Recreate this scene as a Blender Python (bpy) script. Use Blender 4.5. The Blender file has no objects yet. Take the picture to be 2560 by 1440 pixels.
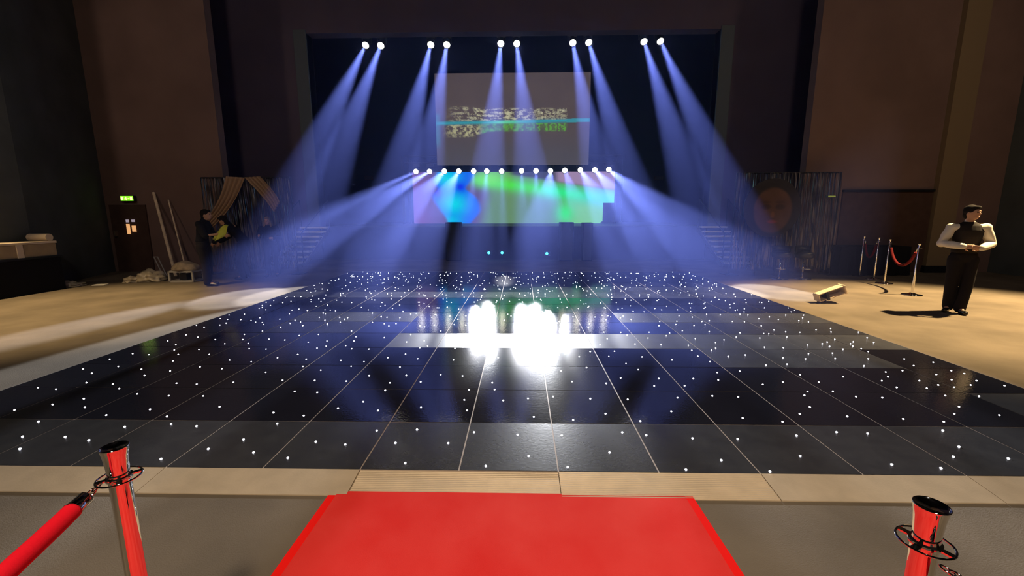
import bpy, bmesh, math, random
from mathutils import Vector, Matrix, noise
random.seed(7)
C = bpy.context.scene.collection
PI = math.pi

# ---------------------------------------------------------------- camera model
S = 0.61                       # one dance floor tile in metres
F, PIT, YAW, ROL = 1073.9, 0.1711, 0.0216, -0.0020
H = 2.5389 * S
CX, CY = 0.3762, 3.9301
ZF = -0.03                     # venue floor, just under the top of the dance floor
cam_loc = Vector((0, 0, H))
fw = Vector((-math.sin(YAW) * math.cos(PIT), math.cos(YAW) * math.cos(PIT), -math.sin(PIT)))
rt0 = Vector((math.cos(YAW), math.sin(YAW), 0))
up0 = rt0.cross(fw)
rt = rt0 * math.cos(ROL) + up0 * math.sin(ROL)
up = -rt0 * math.sin(ROL) + up0 * math.cos(ROL)
def ray(px, py):
    return fw + rt * ((px - 1280) / F) + up * (-(py - 720) / F)
def G(px, py, z=ZF):           # the point of a level plane seen at a pixel
    d = ray(px, py); t = (z - H) / d.z
    return cam_loc + d * t
def A(px, py, Y):              # the point of the wall plane y = Y seen at a pixel
    d = ray(px, py); return cam_loc + d * (Y / d.y)
def D(px, py, dist):
    return cam_loc + ray(px, py) * dist
def tile(i, j):
    return Vector(((i + CX) * S, (j + CY) * S, 0))
def pix(p):
    v = Vector(p) - cam_loc; z = v.dot(fw)
    return 1280 + F * v.dot(rt) / z, 720 - F * v.dot(up) / z, z

# ---------------------------------------------------------------- materials
def mat(name, col, rough=.6, metal=0., emit=None, estr=0., spec=.5, noise_amt=0., noise_scale=5., bump=0., bscale=40., col2=None, coat=0.):
    m = bpy.data.materials.new(name); m.use_nodes = True
    nt = m.node_tree; b = nt.nodes['Principled BSDF']
    b.inputs['Base Color'].default_value = (*col, 1)
    b.inputs['Roughness'].default_value = rough
    b.inputs['Metallic'].default_value = metal
    b.inputs['Specular IOR Level'].default_value = spec
    b.inputs['Coat Weight'].default_value = coat
    if emit:
        b.inputs['Emission Color'].default_value = (*emit, 1); b.inputs['Emission Strength'].default_value = estr
    if noise_amt or col2:
        tc = nt.nodes.new('ShaderNodeTexCoord'); n = nt.nodes.new('ShaderNodeTexNoise')
        n.inputs['Scale'].default_value = noise_scale; n.inputs['Detail'].default_value = 6
        nt.links.new(tc.outputs['Object'], n.inputs['Vector'])
        r = nt.nodes.new('ShaderNodeValToRGB')
        r.color_ramp.elements[0].position = .35; r.color_ramp.elements[1].position = .68
        c2 = col2 or tuple(min(1, c * (1 + noise_amt)) for c in col)
        c1 = col if col2 else tuple(c * (1 - noise_amt) for c in col)
        r.color_ramp.elements[0].color = (*c1, 1); r.color_ramp.elements[1].color = (*c2, 1)
        nt.links.new(n.outputs['Fac'], r.inputs['Fac']); nt.links.new(r.outputs['Color'], b.inputs['Base Color'])
    if bump:
        tc = nt.nodes.new('ShaderNodeTexCoord'); n2 = nt.nodes.new('ShaderNodeTexNoise')
        n2.inputs['Scale'].default_value = bscale; n2.inputs['Detail'].default_value = 5
        nt.links.new(tc.outputs['Object'], n2.inputs['Vector'])
        bp = nt.nodes.new('ShaderNodeBump'); bp.inputs['Strength'].default_value = bump; bp.inputs['Distance'].default_value = .01
        nt.links.new(n2.outputs['Fac'], bp.inputs['Height']); nt.links.new(bp.outputs['Normal'], b.inputs['Normal'])
    return m

def picture_mat(name, strength, attr='picture', diffuse=False):
    m = bpy.data.materials.new(name); m.use_nodes = True; nt = m.node_tree
    b = nt.nodes['Principled BSDF']; a = nt.nodes.new('ShaderNodeVertexColor'); a.layer_name = attr
    if diffuse:
        nt.links.new(a.outputs['Color'], b.inputs['Base Color']); b.inputs['Roughness'].default_value = .7
    else:
        b.inputs['Base Color'].default_value = (.01, .01, .01, 1); b.inputs['Roughness'].default_value = .6
        nt.links.new(a.outputs['Color'], b.inputs['Emission Color']); b.inputs['Emission Strength'].default_value = strength
    return m

M = {}
M['floor'] = mat('hall_carpet', (.100, .079, .056), .92, spec=.2, noise_scale=1.3, col2=(.150, .118, .084), bump=.25, bscale=160)
M['wall_dark'] = mat('dark_wall_paint', (.085, .092, .085), .9, spec=.2, noise_amt=.15, noise_scale=1.2)
M['brown'] = mat('brown_drape_cloth', (.17, .108, .088), .95, spec=.1, noise_amt=.12, noise_scale=.8)
M['panel'] = mat('brown_panel_paint', (.07, .04, .03), .9, spec=.1, noise_amt=.1)
M['prosc'] = mat('proscenium_paint', (.12, .09, .12), .9, spec=.15, noise_amt=.1, noise_scale=.8)
M['prosc_lit_edge'] = mat('proscenium_lit_edge', (.10, .12, .13), .8)  # light on the proscenium edge, painted into the trim colour
M['black'] = mat('matt_black', (.006, .006, .008), .85, spec=.2)
M['stage'] = mat('black_stage_deck', (.012, .012, .015), .6, spec=.3)
M['gloss_black'] = mat('black_plastic', (.012, .012, .014), .35)
M['chrome'] = mat('polished_chrome', (.82, .80, .77), .045, metal=1)
M['brushed'] = mat('brushed_aluminium', (.62, .62, .60), .35, metal=1)
M['tread'] = mat('aluminium_tread', (.85, .85, .80), .4, spec=.6)
M['truss'] = mat('black_truss_metal', (.02, .02, .022), .5, metal=.6)
M['ramp'] = mat('anodised_ramp', (.58, .46, .32), .42, metal=.35, noise_amt=.06, noise_scale=9, bump=.05, bscale=90)
M['seam'] = mat('pale_seam_metal', (.30, .24, .20), .6, metal=.1)
M['edge'] = mat('pale_edge_strip', (.72, .70, .62), .45, metal=.2)
M['velvet'] = mat('red_velvet', (.62, .004, .015), .85, spec=.15, bump=.1, bscale=200)
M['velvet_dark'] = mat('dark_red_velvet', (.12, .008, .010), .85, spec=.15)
M['rug'] = mat('red_carpet_pile', (.60, .022, .018), .95, spec=.1, noise_scale=2.2, col2=(.66, .045, .038), bump=.2, bscale=300)
M['rug_edge'] = mat('red_carpet_border', (.78, .008, .005), .95, spec=.1)
M['skin'] = mat('skin', (.46, .25, .16), .55, spec=.35)
M['shirt'] = mat('white_shirt_cloth', (.68, .62, .52), .85, spec=.2, bump=.2, bscale=30)
M['vest'] = mat('black_waistcoat_cloth', (.018, .014, .013), .85, spec=.2)
M['trouser'] = mat('black_trouser_cloth', (.012, .010, .012), .85, spec=.15, bump=.2, bscale=25)
M['shoe'] = mat('black_shoe_leather', (.012, .011, .01), .25)
M['hair'] = mat('dark_hair', (.012, .009, .008), .9, spec=.15)
M['blonde'] = mat('fair_hair', (.22, .15, .08), .6)
M['eye'] = mat('eye_dark', (.03, .02, .015), .2)
M['lip'] = mat('lip', (.32, .10, .08), .5)
M['black_cloth'] = mat('black_work_shirt', (.009, .009, .012), .9, spec=.15)
M['lime'] = mat('lime_cloth', (.52, .55, .07), .8)
M['wood'] = mat('pale_timber', (.72, .55, .36), .7, noise_amt=.2, noise_scale=6)
M['crate'] = mat('pale_grey_crate', (.36, .33, .30), .6)
M['sack'] = mat('beige_sacking', (.26, .20, .14), .95, noise_amt=.25, noise_scale=8, bump=.5, bscale=12)
M['sheet'] = mat('crumpled_plastic_sheet', (.55, .45, .30), .35, spec=.6)
M['paper'] = mat('white_paper', (.75, .70, .60), .8)
M['gold'] = mat('gold_drape', (.30, .185, .105), .7, spec=.4, bump=.2, bscale=20)
M['foil'] = mat('silver_foil_fringe', (.22, .20, .21), .36, metal=1, noise_amt=.3, noise_scale=3)
M['stool'] = mat('black_leatherette', (.015, .015, .02), .4)
M['box'] = mat('beige_box_board', (.34, .25, .14), .8, noise_amt=.12)
M['box_trim'] = mat('pale_box_trim', (.62, .50, .36), .8)
M['lens'] = mat('lamp_lens', (.9, .9, .9), .2, emit=(1, .97, .92), estr=14)
M['lens_on'] = M['lens']
M['star'] = mat('led_star', (1, 1, 1), .3, emit=(.90, .90, 1.0), estr=26)

M['cyan'] = mat('blue_indicator', (0, .2, .3), .3, emit=(.03, .55, 1.0), estr=9)
M['exit_green'] = mat('exit_sign_green', (.05, .4, .05), .5, emit=(.22, .75, .02), estr=1.4)
M['exit_white'] = mat('exit_sign_white', (.9, .9, .5), .5, emit=(1.0, .85, .25), estr=2.2)
M['exit_dim'] = mat('dim_exit_sign_face', (.3, .4, .1), .5, emit=(.30, .34, .05), estr=.35)
M['lit_window'] = mat('lit_door_pane', (.6, .4, .2), .5, emit=(1.0, .50, .20), estr=.75)
M['lit_window2'] = mat('lit_door_pane_pale', (.6, .6, .6), .5, emit=(.6, .5, .6), estr=.45)

# dance floor tile: black high gloss laminate, some panels worn, some paled to paint in light pools and glare (a value per panel)
def tile_mat():
    m = bpy.data.materials.new('black_sparkle_tile'); m.use_nodes = True; nt = m.node_tree; N = nt.nodes; L = nt.links
    b = N['Principled BSDF']
    at = N.new('ShaderNodeAttribute'); at.attribute_name = 'wear_sheen'
    tc = N.new('ShaderNodeTexCoord')
    n1 = N.new('ShaderNodeTexNoise'); n1.inputs['Scale'].default_value = 7; n1.inputs['Detail'].default_value = 8; n1.inputs['Roughness'].default_value = .7
    L.new(tc.outputs['Object'], n1.inputs['Vector'])
    r1 = N.new('ShaderNodeMapRange'); r1.inputs[1].default_value = .35; r1.inputs[2].default_value = .75; r1.inputs[3].default_value = .75; r1.inputs[4].default_value = 1.3
    L.new(n1.outputs['Fac'], r1.inputs[0])
    mx = N.new('ShaderNodeMix'); mx.data_type = 'RGBA'
    mx.inputs[6].default_value = (.006, .006, .011, 1); mx.inputs[7].default_value = (.050, .050, .052, 1)
    mu = N.new('ShaderNodeMath'); mu.operation = 'MULTIPLY'; mu.use_clamp = True
    L.new(at.outputs['Fac'], mu.inputs[0]); L.new(r1.outputs[0], mu.inputs[1]); L.new(mu.outputs[0], mx.inputs[0])
    L.new(mx.outputs[2], b.inputs['Base Color'])
    rr = N.new('ShaderNodeMapRange'); rr.inputs[3].default_value = .045; rr.inputs[4].default_value = .36
    L.new(at.outputs['Fac'], rr.inputs[0]); L.new(rr.outputs[0], b.inputs['Roughness'])
    b.inputs['Specular IOR Level'].default_value = .55
    n2 = N.new('ShaderNodeTexNoise'); n2.inputs['Scale'].default_value = 48; n2.inputs['Detail'].default_value = 5
    L.new(tc.outputs['Object'], n2.inputs['Vector'])
    bp = N.new('ShaderNodeBump'); bp.inputs['Strength'].default_value = .15; bp.inputs['Distance'].default_value = .004
    L.new(n2.outputs['Fac'], bp.inputs['Height']); L.new(bp.outputs['Normal'], b.inputs['Normal'])
    return m
M['tile'] = tile_mat()

# ---------------------------------------------------------------- mesh helpers
def ob(name, bm, m, parent=None, smooth=False, bevel=0):
    me = bpy.data.meshes.new(name); bm.normal_update(); bm.to_mesh(me); bm.free()
    o = bpy.data.objects.new(name, me); C.objects.link(o)
    for x in (m if isinstance(m, (list, tuple)) else [m]): me.materials.append(x)
    if smooth:
        for p in me.polygons: p.use_smooth = True
    if parent: o.parent = parent
    if bevel:
        b = o.modifiers.new('bevel', 'BEVEL'); b.width = bevel; b.segments = 2; b.limit_method = 'ANGLE'
    return o
def thing(name, label, cat, loc=(0, 0, 0), rz=0, group=None):
    o = bpy.data.objects.new(name, None); C.objects.link(o); o.empty_display_size = .1
    o.location = loc; o.rotation_euler = (0, 0, rz); return tag(o, label, cat, group)
def tag(o, label, cat, group=None, kind=None):
    o['label'] = label; o['category'] = cat
    if group: o['group'] = group
    if kind: o['kind'] = kind
    return o
def struct(o, label=None):
    o['kind'] = 'structure'
    if label: o['label'] = label
    return o
def box(bm, c, s, rot=None, mi=0):
    mtx = Matrix.Translation(c) @ (rot.to_4x4() if rot else Matrix.Identity(4)) @ Matrix.Diagonal((*s, 1))
    r = bmesh.ops.create_cube(bm, size=1, matrix=mtx)
    for f in {f for v in r['verts'] for f in v.link_faces}: f.material_index = mi
def B(x0, x1, y0, y1, z0, z1):
    bm = bmesh.new(); box(bm, ((x0 + x1) / 2, (y0 + y1) / 2, (z0 + z1) / 2), (x1 - x0, y1 - y0, z1 - z0)); return bm
def frame_of(d):
    d = Vector(d).normalized(); a = Vector((0, 0, 1)) if abs(d.z) < .95 else Vector((1, 0, 0))
    u = d.cross(a).normalized(); return u, d.cross(u).normalized()
def tube(bm, pts, rad, n=10, caps=True, mi=0):
    pts = [Vector(p) for p in pts]; rad = rad if isinstance(rad, (list, tuple)) else [rad] * len(pts); rings = []
    u0 = None
    for k, p in enumerate(pts):
        d = (pts[min(k + 1, len(pts) - 1)] - pts[max(k - 1, 0)])
        if d.length < 1e-9: d = Vector((0, 0, 1))
        d.normalize()
        if u0 is None: u0, _ = frame_of(d)
        u = (u0 - d * u0.dot(d)); u = u.normalized() if u.length > 1e-6 else frame_of(d)[0]
        u0 = u; v = d.cross(u)
        rings.append([bm.verts.new(p + (u * math.cos(a) + v * math.sin(a)) * rad[k]) for a in [2 * PI * i / n for i in range(n)]])
    for a, b in zip(rings, rings[1:]):
        for i in range(n):
            f = bm.faces.new((a[i], a[(i + 1) % n], b[(i + 1) % n], b[i])); f.material_index = mi
    if caps:
        bm.faces.new(rings[0][::-1]).material_index = mi; bm.faces.new(rings[-1]).material_index = mi
def lathe(bm, prof, n=32, c=(0, 0, 0)):
    c = Vector(c); rings = []
    for r, z in prof:
        if r < 1e-6: rings.append([bm.verts.new(c + Vector((0, 0, z)))] * n)
        else: rings.append([bm.verts.new(c + Vector((r * math.cos(2 * PI * i / n), r * math.sin(2 * PI * i / n), z))) for i in range(n)])
    for a, b in zip(rings, rings[1:]):
        for i in range(n):
            vs = []
            for v in (a[i], a[(i + 1) % n], b[(i + 1) % n], b[i]):
                if v not in vs: vs.append(v)
            if len(vs) > 2:
                try: bm.faces.new(vs)
                except ValueError: pass
def torus(bm, c, R, r, n=36, k=10, rot=None):
    pts = []
    for i in range(n):
        a = 2 * PI * i / n; ring = []
        for j in range(k):
            b = 2 * PI * j / k
            v = Vector(((R + r * math.cos(b)) * math.cos(a), (R + r * math.cos(b)) * math.sin(a), r * math.sin(b)))
            if rot: v = rot @ v
            ring.append(bm.verts.new(Vector(c) + v))
        pts.append(ring)
    for i in range(n):
        for j in range(k):
            bm.faces.new((pts[i][j], pts[(i + 1) % n][j], pts[(i + 1) % n][(j + 1) % k], pts[i][(j + 1) % k]))
def ell(bm, c, r, rot=None, seg=20, rings=14):
    m = Matrix.Translation(c) @ (rot.to_4x4() if rot else Matrix.Identity(4)) @ Matrix.Diagonal((*r, 1))
    bmesh.ops.create_uvsphere(bm, u_segments=seg, v_segments=rings, radius=1, matrix=m)
def copy_tree(o, parent=None):
    c = o.copy(); C.objects.link(c); c.parent = parent
    for ch in list(o.children): copy_tree(ch, c)
    return c

# ---------------------------------------------------------------- camera
cd = bpy.data.cameras.new('camera'); cam = bpy.data.objects.new('camera', cd); C.objects.link(cam)
cam.matrix_world = Matrix(((rt.x, up.x, -fw.x, 0), (rt.y, up.y, -fw.y, 0), (rt.z, up.z, -fw.z, H), (0, 0, 0, 1)))
cd.sensor_width = 36; cd.lens = F / 2560 * 36; cd.clip_start = .02; cd.clip_end = 100
bpy.context.scene.camera = cam

# ---------------------------------------------------------------- hall shell
XL, XR, YB, ZC = -11.45, 12.6, -5.0, 11.0
XK, YK = -10.4, 8.95   # the left wall kinks outward here
YW = 11.8        # brown side walls
YP = 15.0        # proscenium and stage front
ZS = 1.12        # stage height
YE = 22.5        # back of stage
struct(ob('floor', B(XL - .2, XR + .2, YB, YE, ZF - .2, ZF), M['floor']))
struct(ob('ceiling', B(XL - .2, XR + .2, YB, YE, ZC, ZC + .2), M['black']))
bm = bmesh.new(); pl_ = [(XK, YB), (XK, YK), (XL, YW), (XL - .2, YW), (XK - .2, YK), (XK - .2, YB)]
lo_, hi_ = [bm.verts.new((x, y, ZF)) for x, y in pl_], [bm.verts.new((x, y, ZC)) for x, y in pl_]
for k in range(6): bm.faces.new((lo_[k], lo_[(k + 1) % 6], hi_[(k + 1) % 6], hi_[k]))
bm.faces.new(lo_[::-1]); bm.faces.new(hi_); bmesh.ops.recalc_face_normals(bm, faces=bm.faces)
struct(ob('wall_left', bm, M['wall_dark']))
struct(ob('wall_right', B(XR, XR + .2, YB, YW, ZF, ZC), M['wall_dark']))
struct(ob('wall_rear', B(XL, XR, YB - .2, YB, ZF, ZC), M['wall_dark']))
xl1 = A(556, 430, YW).x; xr0 = A(2015, 420, YW).x
bl = B(XL, xl1, YW, YW + .25, ZF, ZC); struct(ob('wall_front_left', bl, M['brown']))
struct(ob('wall_front_right', B(xr0, XR, YW, YW + .25, ZF, ZC), M['brown']))
px0 = A(782, 300, YP).x; px1 = A(1786, 300, YP).x; ztop = A(1280, 78, YP).z
struct(ob('wall_proscenium_left', B(XL, px0, YP, YP + .4, ZF, ZC), M['prosc']))
struct(ob('wall_proscenium_right', B(px1, XR, YP, YP + .4, ZF, ZC), M['prosc']))
struct(ob('wall_proscenium_top', B(px0, px1, YP, YP + .4, ztop, ZC), M['prosc']))
struct(ob('trim_1', B(px0 - .42, px0, YP - .06, YP + .41, ZF, ztop + .1), M['prosc_lit_edge'], bevel=.02))
struct(ob('trim_2', B(px1, px1 + .42, YP - .06, YP + .41, ZF, ztop + .1), M['prosc_lit_edge'], bevel=.02))
struct(ob('wall_return_left', B(XL, XL + .2, YW + .25, YP, ZF, ZC), M['prosc']))
struct(ob('wall_return_right', B(XR - .2, XR, YW + .25, YP, ZF, ZC), M['prosc']))
struct(ob('wall_stage_back', B(XL, XR, YE - .2, YE, ZF, ZC), M['black']))
struct(ob('wall_stage_left', B(XL, XL + .1, YP + .4, YE - .2, ZF, ZC), M['black']))
struct(ob('wall_stage_right', B(XR - .1, XR, YP + .4, YE - .2, ZF, ZC), M['black']))
# lower dado on the right brown wall, with its dark top rail
a0 = A(2105, 482, YW).x; a1 = A(2330, 482, YW).x; za = A(2200, 480, YW).z
struct(ob('trim_3', B(a0, a1, YW - .05, YW, ZF, za), M['panel']))
struct(ob('trim_4', B(a0, a1, YW - .09, YW, za, za + .06), M['black']))
# pale pilaster at the far end of the right brown wall
a0 = A(2332, 482, YW).x; a1 = A(2388, 482, YW).x; zb = A(2350, 664, YW - .1).z
struct(ob('trim_5', B(a0, min(a1, XR - .02), YW - .14, YW, zb, ZC), mat('pale_pilaster_paint', (.21, .15, .085), .9, spec=.1)))
struct(ob('baseboard_right', B(a0 - .05, min(a1, XR - .01), YW - .17, YW, ZF, zb), M['black']))
struct(ob('baseboard_left', B(XK, XK + .05, 2, YK - .02, ZF, ZF + .35), M['black']))

# door in the left brown wall with its lit vision panel
d0 = A(282, 560, YW); d1 = A(372, 560, YW)
dz = A(320, 512, YW).z
door = ob('door_1', B(d0.x, d1.x, YW - .04, YW, ZF, dz), M['panel']); struct(door)
def pane(x0, y0, x1, y1, m, name='window_pane'):
    a = A(x0, y0, YW - .05); b = A(x1, y1, YW - .05)
    return ob(name, B(a.x, b.x, YW - .065, YW - .04, b.z, a.z), m, door)
pane(316, 560, 327, 585, M['lit_window']); pane(330, 564, 341, 579, M['lit_window'])
pane(315, 549, 322, 556, M['lit_window2']); pane(329, 549, 337, 555, M['lit_window2'])
ob('door_handle', B(d0.x + .1, d0.x + .14, YW - .12, YW - .04, .95, 1.1), M['brushed'], door)

# stage
struct(ob('floor_stage', B(px0 - .4 + .42, px1 - .01, YP + .0, YE - .2, ZF, ZS), M['stage']), 'black raised stage deck')
# ---------------------------------------------------------------- dance floor
df = thing('dance_floor', 'large black glossy dance floor of square tiles with twinkling white pinpoint lights', 'dance floor', tile(0, 0) * 1)
base = df.location.copy()
def loc(v): return Vector(v) - base
NI0, NI1, NJ = -8, 7, 15
wear_sheen = {}
for i in range(NI0, NI1):
    for j in range(NJ):
        w = .06 + .05 * random.random()
        if j == 0: w = .55
        if j == 1 and i >= 6: w = .6
        if j in (1, 2, 3) and i in (-1, 0): w = .20  # centre tiles roughened and slightly paled to spread the lamp glare
        if j == 0 and i in (-1, 0): w = .62  # sheen of the central glare set into these front tiles
        if j in (5, 6, 7, 8) and -4 <= i <= 2: w = .05
        if j == 3 and 3 <= i <= 5: w = .7  # paler tiles stand in for a lamp's light pool
        if j == 4 and -3 <= i <= 6: w = .8
        if j == 5 and 3 <= i <= 6: w = .5
        if j == 5 and -6 <= i <= -5: w = .45
        if j == 6 and (i in (-6, -5, -4) or 2 <= i <= 6): w = .7
        if j == 9: w = .42  # this row and part of the next paled where lamp spots land
        if j == 10 and i >= 0: w = .34
        wear_sheen[i, j] = w
bm = bmesh.new(); lay = bm.faces.layers.float.new('wear_sheen')
for (i, j), w in wear_sheen.items():
    gx, gy = .0046, .0042
    tz = random.uniform(-.0006, .0006)
    cs = [tile(i, j) + Vector((gx, gy, 0)), tile(i + 1, j) + Vector((-gx, gy, 0)), tile(i + 1, j + 1) + Vector((-gx, -gy, 0)), tile(i, j + 1) + Vector((gx, -gy, 0))]
    q = [bm.verts.new(loc(c) + Vector((0, 0, random.uniform(-.0005, .0005)))) for c in cs]
    f = bm.faces.new(q); f[lay] = w
    lo = [bm.verts.new(v.co + Vector((0, 0, -.02))) for v in q]
    for k in range(4):
        g = bm.faces.new((q[k], lo[k], lo[(k + 1) % 4], q[(k + 1) % 4])); g[lay] = w
ob('tile_surface', bm, M['tile'], df)
a = tile(NI0, 0); b = tile(NI1, NJ)
bmx = B(a.x - base.x, b.x - base.x, a.y - base.y, b.y - base.y, ZF, -.0035)
ob('seam_grid', bmx, M['seam'], df)
# front ramp in two-tile lengths, two of them ribbed
def ramp_piece(i0, i1, drop=0., rib=None):
    x0 = tile(i0, 0).x + .002; x1 = tile(i1, 0).x - .002; yf = tile(0, 0).y; w = .215
    bm = bmesh.new()
    n = 1
    if rib: n = 14
    prof = []
    for k in range(n + 1):
        t = k / n; y = yf - w * t; z = -.001 - drop + (ZF + .006 - drop * 0 + .001) * t
        prof.append((y, z))
        if rib and k < n:
            prof.append((yf - w * (t + .35 / n), z - .0005)); prof.append((yf - w * (t + .55 / n), z - .006)); prof.append((yf - w * (t + .8 / n), z - .006))
    prof += [(yf - w, ZF), (yf - .001, ZF)]
    def outline(x, pr): return [bm.verts.new(loc((x, y, z))) for y, z in pr]
    A1, A2 = outline(x0, prof), outline(x1, prof)
    for k in range(len(prof)):
        kk = (k + 1) % len(prof); bm.faces.new((A1[k], A1[kk], A2[kk], A2[k]))
    bm.faces.new(A1[::-1]); bm.faces.new(A2)
    o = ob('ramp_section', bm, M['ramp'], df)
    if rib: o['label'] = 'ribbed ramp section'
for i0, i1 in ((-8, -6), (-6, -4), (-4, -2), (2, 4), (4, 6), (6, 7)): ramp_piece(i0, i1)
ramp_piece(-2, 0, .006, True); ramp_piece(0, 2, 0, True)
for nm, x0, x1 in (('l', a.x - .03, a.x), ('r', b.x, b.x + .05)):
    bm = bmesh.new(); zz = 0.0
    vs = [(x0, ZF + .006), (x1, zz), (x1, ZF), (x0, ZF)] if nm == 'l' else [(x1, ZF + .006), (x1, ZF), (x0, ZF), (x0, zz)]
    p = [[bm.verts.new(loc((x, y, z))) for x, z in vs] for y in (a.y - .21, b.y)]
    for k in range(4): bm.faces.new((p[0][k], p[0][(k + 1) % 4], p[1][(k + 1) % 4], p[1][k]))
    bm.faces.new(p[0][::-1]); bm.faces.new(p[1])
    ob('edge_strip', bm, M['edge'], df)
ob('edge_strip', B(a.x - base.x, b.x - base.x, b.y - base.y, b.y - base.y + .05, ZF, -.004), M['edge'], df)

# stars
crops = [((0, 820), "145,820 380,598 560,612 527,765 838,708 848,795 385,935 225,1085 198,1208 652,1087 888,1122 1062,872 1247,988 1670,885 1712,960 1965,982 2082,1208 2435,1115 2535,1245 1610,1310 1500,815 1372,660 1192,607 1128,562 863,547 918,453 830,410 1097,313 1183,385 1415,412 1445,475 1702,430 1765,553 1967,562 1687,677 2033,680 2195,788 2335,543 2220,407 2000,390 2297,322 2512,338 1730,330 1783,265 1743,220 1758,168 1677,128 1860,70 1980,92 2152,115 2248,157 1990,215 2092,265 1327,258 1488,267 2443,65 2427,115 2482,155 2492,207"),
 ((640, 820), "130,112 288,120 100,212 215,298 97,443 265,523 418,265 502,312 470,385 648,422 587,525 387,635 612,645 175,847 478,877 212,957 318,1300 597,1137 893,1165 1207,1027 820,803 1292,625 1073,738 1220,827 903,533 952,383 848,325 1080,338 1128,212 957,208 897,177 710,130 702,182 610,202 522,142 433,75 625,65 980,130 1000,88 1282,97 1505,140 1547,65 1682,128 1717,180 1638,198 1495,262 1318,297 1618,308 1440,392 1503,475 1340,548 1132,477 1647,540 1847,467 1650,795 1395,1150 1610,1017 1922,1152 1492,1352 2180,1043 2298,1380 2110,825 2083,720 2130,620 2065,480 1975,320 1990,205 2422,298 2363,548 2385,617 2472,725 1848,32 955,32 65,32"),
 ((1280, 820), "55,1067 165,1282 497,1075 557,1392 975,1245 1102,1045 1342,1072 1805,1103 1740,1417 2093,1322 2257,1110 2307,902 2262,690 2003,680 1655,698 1593,835 1283,932 1157,715 935,858 783,708 612,920 412,687 218,890 160,705 600,537 943,555 745,397 490,430 1087,500 1422,580 1467,507 1263,418 1140,357 968,285 1025,233 782,237 672,287 470,272 1300,290 1600,320 1725,577 1813,507 2063,520 2053,445 2278,432 2508,565 1980,338 1858,282 2163,283 2333,270 2540,373 1798,223 1763,173 1995,222 2037,202 2035,145 2120,118 2242,90 1833,105 1973,37 2280,48 1703,27 1543,77 1575,52 1490,162 1360,100 1370,43 1230,160 1150,72 1087,45 952,107 918,42 878,168 608,103 672,22 2517,55 2478,100 2525,193"),
 ((1920, 840), "188,10 153,117 150,218 190,282 397,90 405,177 375,229 543,77 592,60 667,33 852,57 825,77 847,101 932,127 1003,157 645,171 672,225 1003,227 960,298 1058,63 992,17 615,105 750,132 1362,230 1457,296 1652,263 1345,346 1177,360 1200,408 1138,447 1287,515 1513,447 1587,522 1702,490 1682,385 1833,347 1963,375 1835,437 2085,447 2365,497 2027,490 1860,513 322,388 150,462 507,462 752,407 395,557 365,595 418,712 318,780 145,858 648,553 880,607 1143,617 1773,597 2110,602 793,805 1352,830 1910,708 1862,778 1757,858 2313,792 1748,945 1910,1107 1853,1207 2403,1225 1730,1322 1237,1285 997,975 685,962 285,995 322,1200 20,1355")]
stars = []
xa, xb, ya, yb = a.x, b.x, a.y, b.y
for (ox, oy), s in crops:
    for t in s.split():
        x, y = map(float, t.split(',')); p = G(ox + x / 4, oy + y / 4, 0)
        if xa < p.x < xb and ya < p.y < yb: stars.append((p.x, p.y))
near = len(stars)
for i in range(NI0 - 1, NI1 + 1):
    for j in range(3, NJ):
        for k in range(random.choice((4, 4, 5, 5))):
            u, v = random.uniform(.06, .94), random.uniform(.06, .94)
            p = tile(i + u, j + v)
            if not (xa < p.x < xb and ya < p.y < yb): continue
            X, Y, z = pix(p)
            lim = 820 if X < 1920 else 840
            if Y < lim and -60 < X < 2620: stars.append((p.x, p.y))
stars.sort(key=lambda p: p[0] ** 2 + p[1] ** 2)
def star_geo(bm, c, r=.0068):
    lathe(bm, [(r, 0), (r * .8, r * .45), (r * .4, r * .7), (0, r * .8)], 8, c)
bm = bmesh.new(); star_geo(bm, (0, 0, 0)); s0 = ob('led_star', bm, M['star'], df, smooth=True)
s0.location = loc((*stars[0], .0006))
for p in stars[1:100]:
    o = s0.copy(); C.objects.link(o); o.parent = df; o.location = loc((*p, .0006))
bm = bmesh.new()
for p in stars[100:]:
    star_geo(bm, loc((*p, .0006)), .0062)
o = ob('led_star_field', bm, M['star'], df, smooth=True); o['kind'] = 'stuff'; o['label'] = 'farther pinpoint lights'

# ---------------------------------------------------------------- red carpet runner
zt = ZF + .006
c = [G(833, 1220, zt), G(1728, 1235, zt), G(1862, 1440, zt), G(676, 1440, zt)]
dl = (c[3] - c[0]); dr = (c[2] - c[1])
yf = tile(0, 0).y - .20
def along(p, d, y): return p + d * ((y - p.y) / d.y)
tl, tr = along(c[0], dl, yf + .02), along(c[1], dr, yf + .02); bl_, br_ = along(c[0], dl, -1.2), along(c[1], dr, -1.2)
tc_ = (c[0] + c[1]) / 2
rc = thing('red_carpet', 'plain red carpet runner with brighter borders leading up to the dance floor', 'carpet', (tc_.x, tc_.y, ZF))
def strip(name, a0, a1, b0, b1, z1, m):
    bm = bmesh.new(); n = 40; R = []
    for k in range(n + 1):
        t = k / n; p, q = a0.lerp(b0, t), a1.lerp(b1, t)
        R.append([bm.verts.new(Vector((v.x, v.y, z)) - rc.location) for v, z in ((p, ZF + .0005), (p, z1), (q, z1), (q, ZF + .0005))])
    for u, v in zip(R, R[1:]):
        for i in range(3): bm.faces.new((u[i], u[i + 1], v[i + 1], v[i]))
    bm.faces.new(R[0][::-1]); bm.faces.new(R[-1])
    return ob(name, bm, m, rc)
e = .045
l1 = tl.lerp(tr, e / (tr - tl).length); l2 = bl_.lerp(br_, e / (br_ - bl_).length)
r1 = tr.lerp(tl, e / (tr - tl).length); r2 = br_.lerp(bl_, e / (br_ - bl_).length)
strip('pile', l1, r1, l2, r2, ZF + .007, M['rug'])
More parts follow.
